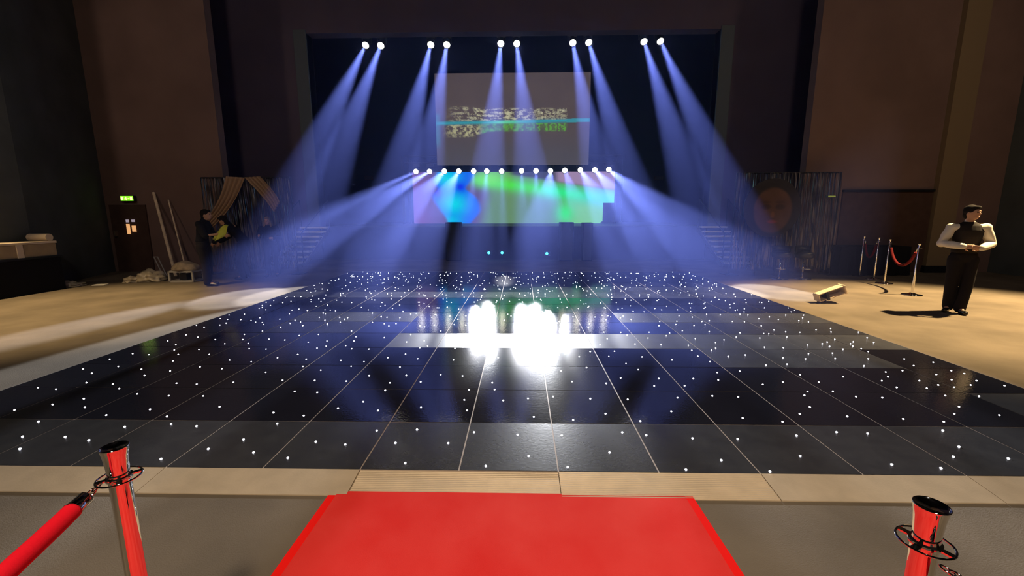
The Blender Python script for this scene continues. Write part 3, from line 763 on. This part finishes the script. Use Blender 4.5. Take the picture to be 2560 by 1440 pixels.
for yy, sign in ((-.02, 1),):
    cen = bm.verts.new((0, yy, zc)); cen[cl] = (*face_col(0, 0), 1); prev = [cen] * na
    for k in range(1, nr + 1):
        ring = []
        for i in range(na):
            an = 2 * PI * i / na; u, v = k / nr * math.cos(an), k / nr * math.sin(an); x = bm.verts.new((u * hw, yy, zc + v * hh)); x[cl] = (*face_col(u, v), 1); ring.append(x)
        for i in range(na):
            vs = [prev[i], ring[i], ring[(i + 1) % na], prev[(i + 1) % na]]
            if k == 1: vs = [cen, ring[i], ring[(i + 1) % na]]
            bm.faces.new(vs)
        prev = ring
    back = [bm.verts.new(v.co + Vector((0, .04, 0))) for v in prev]
    for v in back: v[cl] = (.01, .01, .01, 1)
    for i in range(na): bm.faces.new((prev[i], back[i], back[(i + 1) % na], prev[(i + 1) % na]))
    bm.faces.new(back[::-1])
bmesh.ops.recalc_face_normals(bm, faces=bm.faces)
ob('painted_board', bm, picture_mat('face_painting', 0, diffuse=True), t)
for sx in (-.25, .25):
    bm = bmesh.new(); tube(bm, [(sx, .06, 0), (sx * .6, .05, zc)], .02, 8); ob('prop_leg', bm, M['truss'], t)

# bar stools before the face panel
def stool(label, px, py):
    p = G(px, py); t = thing('bar_stool', label, 'stool', (p.x, p.y, ZF), random.uniform(-.4, .4))
    bm = bmesh.new(); lathe(bm, [(0, 0), (.20, 0), (.20, .01), (.19, .02), (.05, .035), (.03, .05), (0, .05)], 32); ob('base', bm, M['chrome'], t, smooth=True)
    bm = bmesh.new(); tube(bm, [(0, 0, .04), (0, 0, .52)], .022, 16); ob('stem', bm, M['chrome'], t, smooth=True)
    bm = bmesh.new(); torus(bm, (0, -.10, .26), .10, .009, 28, 8); ob('footrest', bm, M['chrome'], t, smooth=True)
    bm = bmesh.new(); lathe(bm, [(0, .50), (.15, .50), (.20, .53), (.215, .60), (.20, .645), (.12, .66), (0, .655)], 32); ob('seat', bm, M['stool'], t, smooth=True)
    bm = bmesh.new()
    for k in range(17):
        an = PI * (.05 + .9 * k / 16)
        if k: 
            pass
        v = [bm.verts.new((r * math.cos(an), r * math.sin(an), z)) for r, z in ((.19, .62), (.21, .62), (.225, .80), (.205, .80))]
        if k:
            for i in range(4): bm.faces.new((last[i], last[(i + 1) % 4], v[(i + 1) % 4], v[i]))
        else: bm.faces.new(v)
        last = v
    bm.faces.new(last[::-1]); ob('backrest', bm, M['stool'], t, smooth=True)
stool('black bar stool on a chrome stem, left one of the pair by the painted face', 1947, 697)
stool('black bar stool on a chrome stem, right one of the pair by the painted face', 2004, 697)
# dark draped table behind the rope posts
p = A(2175, 690, 11.2)
t = thing('draped_table', 'long table under a black cloth in the dark behind the rope posts', 'table', (p.x, 11.44, ZF))
ob('table_top', B(-.85, .85, -.3, .3, .70, .73), M['black'], t)
bm = bmesh.new(); n = 60; per = []
for k in range(n):
    an = 2 * PI * k / n; x = max(-.87, min(.87, 1.3 * math.cos(an))); y = max(-.32, min(.32, .7 * math.sin(an))); per.append((x, y))
top_ = [bm.verts.new((x, y, .74)) for x, y in per]; bot_ = [bm.verts.new((x * (1.02 + .02 * math.sin(k * 2.1)), y * (1.06 + .07 * math.sin(k * 2.1)), .01)) for k, (x, y) in enumerate(per)]
for k in range(n): bm.faces.new((top_[k], top_[(k + 1) % n], bot_[(k + 1) % n], bot_[k]))
bm.faces.new(top_); ob('black_cloth', bm, M['black'], t)

# exit signs
def exit_sign(label, px, py, Y, w, h, face, pict=True):
    p = A(px, py, Y); t = thing('exit_sign', label, 'sign', (p.x, Y, p.z - h / 2))
    ob('housing', B(-w / 2, w / 2, -.02, .07, 0, h), M['gloss_black'], t, bevel=.008)
    ob('face', B(-w / 2 + .012, w / 2 - .012, -.028, -.02, .012, h - .012), face, t)
    if pict:
        bm = bmesh.new(); y = -.032   # running man, door and arrow
        ell(bm, (-.02, y, h * .74), (.012, .004, .012))
        for a_, b_ in (((-.02, h * .66), (-.03, h * .40)), ((-.03, h * .40), (-.005, h * .28)), ((-.005, h * .28), (-.012, h * .14)), ((-.03, h * .40), (-.055, h * .22)), ((-.02, h * .60), (.008, h * .52)), ((-.022, h * .6), (-.05, h * .5))):
            tube(bm, [(a_[0], y, a_[1]), (b_[0], y, b_[1])], .006, 6)
        ob('running_figure', bm, M['exit_white'], t)
        for nm, cx_, sx_, sz_ in (('door_symbol', .125, .05, h * .6), ('door_symbol', -.13, .055, h * .6), ('arrow', .055, .04, .012)):
            bm = bmesh.new(); box(bm, (cx_, y, h / 2), (sx_, .006, sz_)); ob(nm, bm, M['exit_white'], t)
    return t
exit_sign('lit green exit sign with running figure above the door on the left brown wall', 319, 496, YW - .1, .37, .15, M['exit_green'])
exit_sign('dim green exit sign glinting before the right foil backdrop', 2078, 491, YF - .12, .20, .06, M['exit_dim'], False)

# ---------------------------------------------------------------- stage steps
def steps(label, pxa, pxb, n=8):
    a_ = G(pxa, 664); b_ = G(pxb, 664); x0, x1, y0 = a_.x, b_.x, 12.85
    t = thing('stage_steps', label, 'steps', ((x0 + x1) / 2, y0, ZF)); hw_ = (x1 - x0) / 2; run = (YP - y0 - .02) / n; rise = (ZS - ZF) / n
    for k in range(n):
        ob('tread', B(-hw_, hw_, k * run, k * run + .24, (k + 1) * rise - .05, (k + 1) * rise), M['tread'], t, bevel=.004)
    for sx in (-1, 1):
        bm = bmesh.new(); v = Vector((0, run * n, rise * n)); an = math.atan2(v.z, v.y)
        box(bm, (sx * (hw_ + .025), run * n / 2, rise * n / 2 - .06), (.035, v.length - .1, .12), Matrix.Rotation(an, 3, 'X')); ob('stringer', bm, M['brushed'], t)
        bm = bmesh.new(); tube(bm, [(sx * (hw_ + .04), .1, rise * .6), (sx * (hw_ + .04), .1, 1.0), (sx * (hw_ + .04), run * n - .05, rise * n + .9), (sx * (hw_ + .04), run * n - .05, rise * n - .02)], .018, 10); ob('handrail', bm, M['truss'], t)
steps('metal steps with pale treads up to the left side of the stage', 694, 766)
steps('metal steps with dim pale treads up to the right side of the stage', 1797, 1868)

# ---------------------------------------------------------------- screens
def srgb(r, g, b): return Vector([((c / 255) / 12.92 if c / 255 < .04045 else ((c / 255 + .055) / 1.055) ** 2.4) for c in (r, g, b)])
def picture_screen(name, label, outline, Y, fn, nx, nz, strength, mname, back=True):
    # outline: x0,x1 px at top, z from pixels ; fn(px,py)->colour or None for no panel
    (x0, y0), (x1, y1) = outline
    a_, b_ = A(x0, y0, Y), A(x1, y1, Y)
    t = thing(name, label, 'screen', ((a_.x + b_.x) / 2, Y, b_.z))
    bm = bmesh.new(); cl = bm.verts.layers.float_color.new('picture'); V = {}
    def gv(i, k):
        if (i, k) not in V:
            p = Vector((a_.x + (b_.x - a_.x) * i / nx, Y, a_.z + (b_.z - a_.z) * k / nz)); X, Yp, _ = pix(p)
            # colours are laid out in the picture's own plane
            c_ = fn(i / nx, k / nz); v = bm.verts.new(p - t.location + Vector((0, -.03, 0))); v[cl] = (*c_, 1); V[i, k] = v
        return V[i, k]
    for i in range(nx):
        for k in range(nz):
            bm.faces.new((gv(i, k), gv(i, k + 1), gv(i + 1, k + 1), gv(i + 1, k)))
    o = ob('picture', bm, picture_mat(mname, strength), t)
    return t, a_, b_
def gauss(u, v, cu, cv, su, sv): return math.exp(-((u - cu) / su) ** 2 - ((v - cv) / sv) ** 2)
# LED wall 1031..1533 x 430..560 ; u along 502 px, v along 130 px
def led(u, v):
    x, y = 1031 + 502 * u, 430 + 130 * v
    c_ = srgb(105, 70, 135)
    c_ = c_.lerp(srgb(85, 68, 120), sm(1040, 1100, x))
    g = sm(1200, 1240, x + (y - 480) * .25)
    c_ = c_.lerp(srgb(95, 135, 110), g)
    c_ = c_.lerp(srgb(112, 190, 120), sm(1380, 1450, x) * sm(470, 520, y))
    # bright green band sweeping down to the right
    yc = 448 + max(0, (x - 1180)) * .145; band = math.exp(-((y - yc) / (14 + (x - 1180) * .02)) ** 2) * sm(1165, 1200, x)
    bc = srgb(70, 215, 80).lerp(srgb(40, 225, 150), sm(1330, 1390, x)).lerp(srgb(80, 205, 210), sm(1420, 1500, x))
    c_ = c_.lerp(bc, band)
    c_ = c_.lerp(srgb(115, 225, 85), gauss(x, y, 1222, 445, 38, 20) * .9)
    # dark notch then lilac corner above the band
    up_ = sm(4, 14, yc - 16 - y)
    c_ = c_.lerp(srgb(58, 62, 95), up_ * sm(1262, 1290, x))
    c_ = c_.lerp(srgb(150, 128, 185), up_ * sm(1378, 1400, x))
    c_ = c_.lerp(srgb(40, 225, 110), gauss(x, y, 1412, 530, 22, 26) * .95)
    # blue flame
    bx = 1135 + 10 * math.sin(y * .05)
    wd = 52 - 14 * math.exp(-((y - 470) / 12) ** 2) - 20 * sm(520, 560, y)
    bl = 1 - sm(wd * .75, wd * 1.05, abs(x - bx - 5 * sm(430, 500, y)) - 8 * math.exp(-((y - 500) / 25) ** 2))
    b2 = srgb(0, 95, 255)
    b2 = b2.lerp(srgb(0, 205, 255), min(1, gauss(x, y, 1118, 445, 28, 22) + gauss(x, y, 1135, 508, 32, 28) + gauss(x, y, 1125, 550, 26, 12) * .6))
    b2 = b2.lerp(srgb(5, 40, 255), gauss(x, y, 1150, 466, 14, 12)); b2 = b2.lerp(srgb(70, 50, 255), gauss(x, y, 1092, 478, 10, 14) * .8)
    c_ = c_.lerp(b2, bl)
    return c_
YL = 19.75
LED_STR = 1.12
_, la, lb = None, A(1031, 431, YL), A(1533, 562, YL)
t = thing('led_wall', 'wide glowing video wall in blue and green blobs at the back of the stage', 'screen', ((la.x + lb.x) / 2, YL, lb.z))
bm = bmesh.new(); cl = bm.verts.layers.float_color.new('picture'); nx, nz = 200, 60; V = {}
def inside(x, y):
    if x > 1506 and y > 507: return False
    if x + y * 1.0 > 2057 and y > 540: return False
    return True
for i in range(nx + 1):
    for k in range(nz + 1):
        u, v = i / nx, k / nz; w = bm.verts.new((la.x + (lb.x - la.x) * u - t.location.x, -.05, la.z + (lb.z - la.z) * v - t.location.z)); w[cl] = (*led(u, v), 1); V[i, k] = w
for i in range(nx):
    for k in range(nz):
        if inside(1031 + 502 * (i + .5) / nx, 431 + 131 * (k + .5) / nz): bm.faces.new((V[i, k], V[i, k + 1], V[i + 1, k + 1], V[i + 1, k]))
bmesh.ops.delete(bm, geom=[v for v in bm.verts if not v.link_faces], context='VERTS')
bmesh.ops.recalc_face_normals(bm, faces=bm.faces)
ob('picture', bm, picture_mat('video_wall_picture', LED_STR), t)
xs = la.x + (lb.x - la.x) * (1505 - 1031) / 502 - t.location.x; zs = la.z + (lb.z - la.z) * (507 - 431) / 131 - t.location.z
ob('cabinet', B(la.x - t.location.x, xs, -.04, .10, .0, la.z - lb.z), M['black'], t); ob('cabinet', B(xs, lb.x - t.location.x, -.04, .10, zs, la.z - lb.z), M['black'], t)

# upper screen 1088..1472 x 184..412: smeared lettering over a cyan line
FONT = {'T': ['11111', '00100', '00100', '00100', '00100', '00100', '00100'], 'I': ['111', '010', '010', '010', '010', '010', '111'],
        'O': ['01110', '10001', '10001', '10001', '10001', '10001', '01110'], 'N': ['10001', '11001', '10101', '10101', '10011', '10001', '10001'],
        'E': ['11111', '10000', '10000', '11110', '10000', '10000', '11111']}
def glyphs(txt, u0, u1, v0, v1, u, v):
    W = sum(len(FONT[c_][0]) + 1 for c_ in txt) - 1; gx = (u - u0) / (u1 - u0) * W; gy = (v - v0) / (v1 - v0) * 7
    if not (0 <= gx < W and 0 <= gy < 7): return 0
    for c_ in txt:
        w = len(FONT[c_][0])
        if gx < w: return int(FONT[c_][int(gy)][int(gx)])
        gx -= w + 1
        if gx < 0: return 0
    return 0
def nz_(x, y, s, k): return noise.noise(Vector((x * s, y * s, k)))
def big(u, v):
    x, y = 1088 + 384 * u, 184 + 228 * v
    c_ = srgb(86, 76, 88) * (1 + .12 * nz_(x, y, .02, 1))
    c_ = c_.lerp(srgb(78, 82, 104), .55 * sm(300, 400, y))
    yc = 306 - (x - 1090) * .016          # cyan line
    # white smeared strokes above
    lo, hi = 268 - 6 * gauss(x, 0, 1150, 0, 40, 1), yc - 3
    m_ = sm(1108, 1150, x) * (1 - sm(1412, 1419, x)) * sm(lo - 1, lo + 6, y) * (1 - sm(hi - 2, hi + 2, y)) * (.6 + .4 * sm(1150, 1200, x))
    st = sm(-.15, .45, nz_(x * .5, y * 1.3, .13, 3) + .6 * nz_(x * .7, y * 1.5, .3, 4) + .5 * nz_(x * .8, y, .6, 5))
    if x > 1325: st = max(st * .55, glyphs('ONE', 1330, 1416, 273, 300, x + 6 * nz_(x, y, .25, 6), y + 4 * nz_(x, y, .25, 2)) * (.35 + .6 * st))
    c_ = c_.lerp(srgb(205, 205, 190), .85 * m_ * st)
    # below: beige smear then green letters
    lo, hi = yc + 4, 340 - 14 * sm(1170, 1230, x)
    mb = sm(1100, 1135, x) * (1 - sm(1190, 1215, x)) * sm(lo - 2, lo + 2, y) * (1 - sm(hi - 5, hi + 4, y))
    st = sm(-.3, .45, nz_(x, y * 1.2, .10, 8) + .6 * nz_(x, y, .24, 9) + .4 * nz_(x, y, .5, 7)); c_ = c_.lerp(srgb(196, 196, 170), .8 * mb * st)
    mg = sm(1190, 1215, x) * (1 - sm(1412, 1420, x)) * sm(lo - 2, lo + 1, y) * (1 - sm(hi - 2, hi + 3, y))
    st = .2 + .8 * sm(-.4, .5, nz_(x * 1.2, y * .8, .09, 12) + .5 * nz_(x, y, .25, 13)); 
    if x > 1335: st = max(.25 * st, glyphs('TION', 1338, 1412, 307, 328, x + 4 * nz_(x, y, .2, 6), y + 2 * nz_(x, y, .2, 2)) * .9)
    c_ = c_.lerp(srgb(98, 180, 70), .9 * mg * st)
    ln = math.exp(-((y - yc) / 4.2) ** 2) if x < 1415 else (1 if abs(y - yc) < 4.6 else 0) * .8
    c_ = c_.lerp(srgb(45, 165, 205).lerp(srgb(110, 235, 200), gauss(x, y, 1262, 305, 40, 5)), .92 * ln)
    c_ = c_.lerp(srgb(60, 130, 165), .6 * (1 - sm(1091, 1104, x)) * sm(275, 290, y) * (1 - sm(350, 375, y)))
    return c_
YS = 19.0
sa, sb = A(1086, 184, YS), A(1471, 412, YS)
t = thing('projection_screen', 'large hanging grey screen with smeared green and white lettering on a cyan line', 'screen', ((sa.x + sb.x) / 2, YS, sb.z))
bm = bmesh.new(); cl = bm.verts.layers.float_color.new('picture'); nx, nz = 384, 228; V = {}
for i in range(nx + 1):
    for k in range(nz + 1):
        u, v = i / nx, k / nz; w = bm.verts.new((sa.x + (sb.x - sa.x) * u - t.location.x, -.01, sa.z + (sb.z - sa.z) * v - t.location.z)); w[cl] = (*big(u, v), 1); V[i, k] = w
for i in range(nx):
    for k in range(nz): bm.faces.new((V[i, k], V[i + 1, k], V[i + 1, k + 1], V[i, k + 1]))
bmesh.ops.recalc_face_normals(bm, faces=bm.faces)
ob('picture', bm, picture_mat('projection_picture', .85), t)
ob('backing', B(sa.x - t.location.x, sb.x - t.location.x, .0, .04, 0, sa.z - sb.z), M['black'], t)
for sx in (-1, 1):
    bm = bmesh.new(); tube(bm, [(sx * (sb.x - sa.x) * .4, .02, sa.z - sb.z), (sx * (sb.x - sa.x) * .4, .02, ZC - sb.z - .03)], .012, 6); ob('suspension_wire', bm, M['truss'], t)

# ---------------------------------------------------------------- trusses and moving head lamps
def truss(label, x0, x1, Y, z, hang=True, legs=None):
    t = thing('lighting_truss', label, 'truss', ((x0 + x1) / 2, Y, z)); hx = (x1 - x0) / 2; s = .14
    for yy in (-s, s):
        for zz in (-s, s):
            bm = bmesh.new(); tube(bm, [(-hx, yy, zz), (hx, yy, zz)], .024, 8); ob('chord', bm, M['truss'], t)
    bm = bmesh.new(); n = int(2 * hx / .35)
    for k in range(n):
        xa_, xb_ = -hx + 2 * hx * k / n, -hx + 2 * hx * (k + 1) / n
        for yy in (-s, s): tube(bm, [(xa_, yy, -s if k % 2 else s), (xb_, yy, s if k % 2 else -s)], .01, 5)
        tube(bm, [(xa_, -s, -s), (xb_, s, -s)], .01, 5)
    ob('lattice', bm, M['truss'], t)
    if legs is not None:
        for sx in (-1, 1):
            bm = bmesh.new(); 
            for yy in (-s, s):
                for xx in (-s, s): tube(bm, [(sx * hx + xx, yy, legs - z), (sx * hx + xx, yy, s)], .02, 6)
            ob('tower_leg', bm, M['truss'], t)
    else:
        for sx in (-.8, 0, .8):
            bm = bmesh.new(); tube(bm, [(sx * hx, 0, s), (sx * hx, 0, ZC - z - .03)], .012, 6); ob('suspension_wire', bm, M['truss'], t)
    return t
def aim(o, d):
    o.rotation_euler = Vector(d).to_track_quat('-Z', 'Y').to_euler()
SP_POW = {}
def lamp(label, p, target, group, power, ang, truss_z, lens_r=.11, soft=.06, blend=.35, col=(.88, .93, 1.28)):
    """moving head: base clamp under the truss, yoke, head pointing at target"""
    t = thing('moving_head_lamp', label, 'stage lamp', p, 0, group)
    d = (Vector(target) - p).normalized(); q_ = d.to_track_quat('-Z', 'Y').to_matrix()
    hb = bmesh.new()      # head behind the lens, lens at the origin
    n = 24; prof = [(.02, .34), (.08, .33), (.11, .26), (.12, .12), (.13, .03), (.14, -.02), (.13, -.025), (lens_r, -.01), (lens_r, .0)]
    rings = [[hb.verts.new(q_ @ Vector((r * math.cos(2 * PI * i / n), r * math.sin(2 * PI * i / n), z))) for i in range(n)] for r, z in prof]
    for a_, b_ in zip(rings, rings[1:]):
        for i in range(n): hb.faces.new((a_[i], a_[(i + 1) % n], b_[(i + 1) % n], b_[i]))
    hb.faces.new(rings[0][::-1]); ob('head', hb, M['gloss_black'], t, smooth=True)
    lb_ = bmesh.new(); ctr = lb_.verts.new(q_ @ Vector((0, 0, -.016))); rg = [lb_.verts.new(q_ @ Vector((lens_r * math.cos(2 * PI * i / n), lens_r * math.sin(2 * PI * i / n), -.004))) for i in range(n)]
    for i in range(n): lb_.faces.new((ctr, rg[(i + 1) % n], rg[i]))
    bmesh.ops.recalc_face_normals(lb_, faces=lb_.faces); ob('lens', lb_, M['lens'], t)
    hc_ = q_ @ Vector((0, 0, .17)); zt_ = truss_z - p.z
    bm = bmesh.new()
    for sx in (-.15, .15): box(bm, (hc_.x + sx, hc_.y, (hc_.z + zt_ - .10) / 2), (.025, .06, abs(zt_ - .10 - hc_.z) + .05))
    box(bm, (hc_.x, hc_.y, zt_ - .09), (.33, .12, .05)); ob('yoke', bm, M['gloss_black'], t)
    bm = bmesh.new(); box(bm, (hc_.x, hc_.y, zt_ - .035), (.30, .22, .09)); ob('base', bm, M['gloss_black'], t, bevel=.01)
    ld = bpy.data.lights.new('lamp_beam', 'SPOT'); ld.energy = power; ld.spot_size = ang; ld.spot_blend = blend; ld.shadow_soft_size = soft; ld.color = col
    lo_ = bpy.data.objects.new('lamp_beam', ld); C.objects.link(lo_); lo_.parent = t; lo_.location = d * .08; aim(lo_, d)
    return t
YT = 16.0
top_px = [(914, 113), (952, 114), (1077, 112), (1117, 112), (1252, 109), (1292, 109), (1432, 107), (1472, 106), (1610, 104), (1651, 103)]
top_land = [(610, 742), (715, 737), (925, 739), (1018, 738), (1190, 735), (1360, 733), (1550, 730), (1650, 728), (1806, 728), (1928, 728)]
zT = A(1280, 108, YT).z
truss('upper lighting truss high over the stage carrying ten lamps', A(860, 100, YT).x, A(1705, 100, YT).x, YT + .2, zT + .55)
ord_ = ['first', 'second', 'third', 'fourth', 'fifth', 'sixth', 'seventh', 'eighth', 'ninth', 'tenth', 'eleventh', 'twelfth', 'thirteenth', 'fourteenth']
TOP_POW, LOW_POW = 15500, 9500
for k, (a_, b_) in enumerate(zip(top_px, top_land)):
    p = A(*a_, YT); lamp('bright lamp on the upper truss, %s from the left in the row of ten' % ord_[k], p, G(*b_), 'lamps on the upper truss', TOP_POW, math.radians(8.5), zT + .36)
YR = 19.35
low_px = [(1040, 429), (1074, 429), (1111, 428), (1147, 428), (1184, 428), (1217, 428), (1254, 428), (1304, 427), (1340, 427), (1376, 427), (1412, 426), (1451, 425), (1487, 425), (1522, 424)]
low_land = [(215, 812), (290, 885), (700, 860), (900, 860), (1160, 842), (1185, 825), (1262, 705), (1318, 830), (1340, 842), (1325, 1075), (1560, 860), (1720, 860), (1880, 862), (2040, 852)]
zR = A(1280, 427, YR).z
truss('lower lighting truss over the video wall carrying fourteen lamps', A(1010, 400, YR).x, A(1552, 400, YR).x, YR + .15, zR + .50, legs=ZS)
low_mul = [3.4, 4.0, 2.2, 1.6, .8, .9, .9, .9, .9, 1.3, 1.0, 1.6, 2.0, 2.6]
low_ang = [4.6, 5.6, 7.5, 7, 3.8, 4.6, 3.6, 3.8, 4.6, 6.5, 6, 7.5, 7.5, 7.5]
for k, (a_, b_) in enumerate(zip(low_px, low_land)):
    p = A(*a_, YR); lamp('bright lamp on the lower truss, %s from the left in the row of fourteen' % ord_[k], p, G(*b_), 'lamps on the lower truss', LOW_POW * low_mul[k], math.radians(low_ang[k]), zR + .31, lens_r=.108, blend=.35 if low_ang[k] > 5 else .8)

# stage monitors in front of the video wall
def monitor(label, pxa, pxb, pyt, Y, h0):
    a_, b_ = A(pxa, pyt, Y), A(pxb, pyt, Y); w = b_.x - a_.x; hgt = a_.z - h0
    t = thing('loudspeaker', label, 'loudspeaker', ((a_.x + b_.x) / 2, Y, h0))
    ob('cabinet', B(-w / 2, w / 2, 0, .45, 0, hgt), M['black'], t, bevel=.01)
    ob('grille', B(-w / 2 + .03, w / 2 - .03, -.015, 0, .04, hgt - .04), M['gloss_black'], t)
monitor('black loudspeaker before the blue part of the video wall', 1113, 1150, 556, YP - .5, ZF)
monitor('black loudspeaker before the green of the video wall, wider of the two', 1400, 1435, 556, YP - .5, ZF)
monitor('black loudspeaker before the green of the video wall, narrower of the two', 1458, 1483, 557, YP - .5, ZF)
# blue indicator lights on the stage front
for lab, px, py in (('small blue indicator lamp on the stage front, leftmost of three', 1222, 632), ('brightest small blue indicator lamp on the stage front, the middle one', 1255, 632), ('small blue indicator lamp on the stage front, rightmost of three', 1367, 634)):
    p = A(px, py, YP - .14); t = thing('indicator_lamp', lab, 'indicator lamp', (p.x, YP - .14, p.z), 0, None)
    ob('housing', B(-.12, .12, .02, .14, -.08, .08), M['gloss_black'], t, bevel=.01)
    bm = bmesh.new(); ell(bm, (0, 0, 0), (.045, .025, .045)); ob('lens', bm, M['cyan'], t, smooth=True)
# two faint wall boxes at the back of the stage
for lab, px in (('faint grey box high on the stage back wall, left of the video wall', 921), ('faint grey box high on the stage back wall, right of the video wall', 1648)):
    p = A(px, 445, YE - .35); t = thing('wall_speaker', lab, 'speaker', (p.x, YE - .35, p.z - .08)); ob('cabinet', B(-.2, .2, 0, .15, 0, .16), M['panel'], t, bevel=.01); ob('grille', B(-.18, .18, -.01, 0, .02, .14), M['gloss_black'], t)

# ---------------------------------------------------------------- haze
m = bpy.data.materials.new('stage_haze'); m.use_nodes = True; nt = m.node_tree
nt.nodes.remove(nt.nodes['Principled BSDF'])
vs = nt.nodes.new('ShaderNodeVolumeScatter'); vs.inputs['Color'].default_value = (.19, .25, .88, 1); vs.inputs['Density'].default_value = .034; vs.inputs['Anisotropy'].default_value = .35
nt.links.new(vs.outputs[0], nt.nodes['Material Output'].inputs['Volume'])
o = ob('haze', B(-5.7, 5.6, 6.6, 19.9, ZF + .01, 8.6), m); tag(o, 'thin blue stage haze hanging in the lamp beams', 'haze', kind='stuff')

# ---------------------------------------------------------------- house lights, plus fill spots added to brighten the walls (all out of the frame)
def spot(name, p, tgt, power, ang, col, soft=.2, blend=.6):
    ld = bpy.data.lights.new(name, 'SPOT'); ld.energy = power; ld.spot_size = ang; ld.spot_blend = blend; ld.shadow_soft_size = soft; ld.color = col
    o = bpy.data.objects.new(name, ld); C.objects.link(o); o.location = p; aim(o, Vector(tgt) - Vector(p)); return o
WARM = (1, .72, .36)
wr = G(2480, 820); wl = G(-60, 800)
spot('house_light_right', (wp.x + 4.0, wp.y + .4, 8.0), (wr.x + .8, wr.y + .9, 0), 19000, math.radians(48), WARM, .12, .7)
spot('house_light_left', (-9.9, 5.2, 7.5), (wl.x + .2, wl.y + .3, 0), 6000, math.radians(50), WARM, .15, .8)
spot('house_light_front', (.4, -2.6, 6.0), (0.2, 1.3, 0), 2100, math.radians(70), (1, .81, .58), .3, .9)
spot('wall_fill_left', (-9, 1.5, 8.8), (-8.4, YW, 4.0), 420, math.radians(60), (1, .78, .66), .4, 1)  # added spot without a visible source, brightens the left brown wall
spot('wall_fill_right', (9.5, 2, 9), (8.8, YW, 4.0), 420, math.radians(75), (1, .76, .58), .4, 1)  # likewise added, lifts the right brown wall
spot('ambient_fill_rear', (0, -4.5, 9.5), (0, 9, 2.5), 950, math.radians(120), (1, .86, .78), .5, .5)  # added wide fill that keeps the dark walls from going black
w = bpy.data.worlds.new('dark_hall'); bpy.context.scene.world = w; w.use_nodes = True
w.node_tree.nodes['Background'].inputs[0].default_value = (.25, .25, .4, 1); w.node_tree.nodes['Background'].inputs[1].default_value = .0

for m_ in bpy.data.materials: m_.cycles.emission_sampling = 'NONE'
sc = bpy.context.scene
sc.view_settings.view_transform = 'Standard'; sc.view_settings.look = 'None'; sc.view_settings.gamma = 1; sc.view_settings.use_curve_mapping = False
sc.view_settings.exposure = 0
sc.cycles.use_denoising = True
sc.cycles.volume_bounces = 0; sc.cycles.max_bounces = 4; sc.cycles.diffuse_bounces = 2; sc.cycles.glossy_bounces = 3; sc.cycles.adaptive_threshold = .03
sc.cycles.sample_clamp_indirect = 8
sc.cycles.sample_clamp_direct = 0
sc.cycles.use_light_tree = True
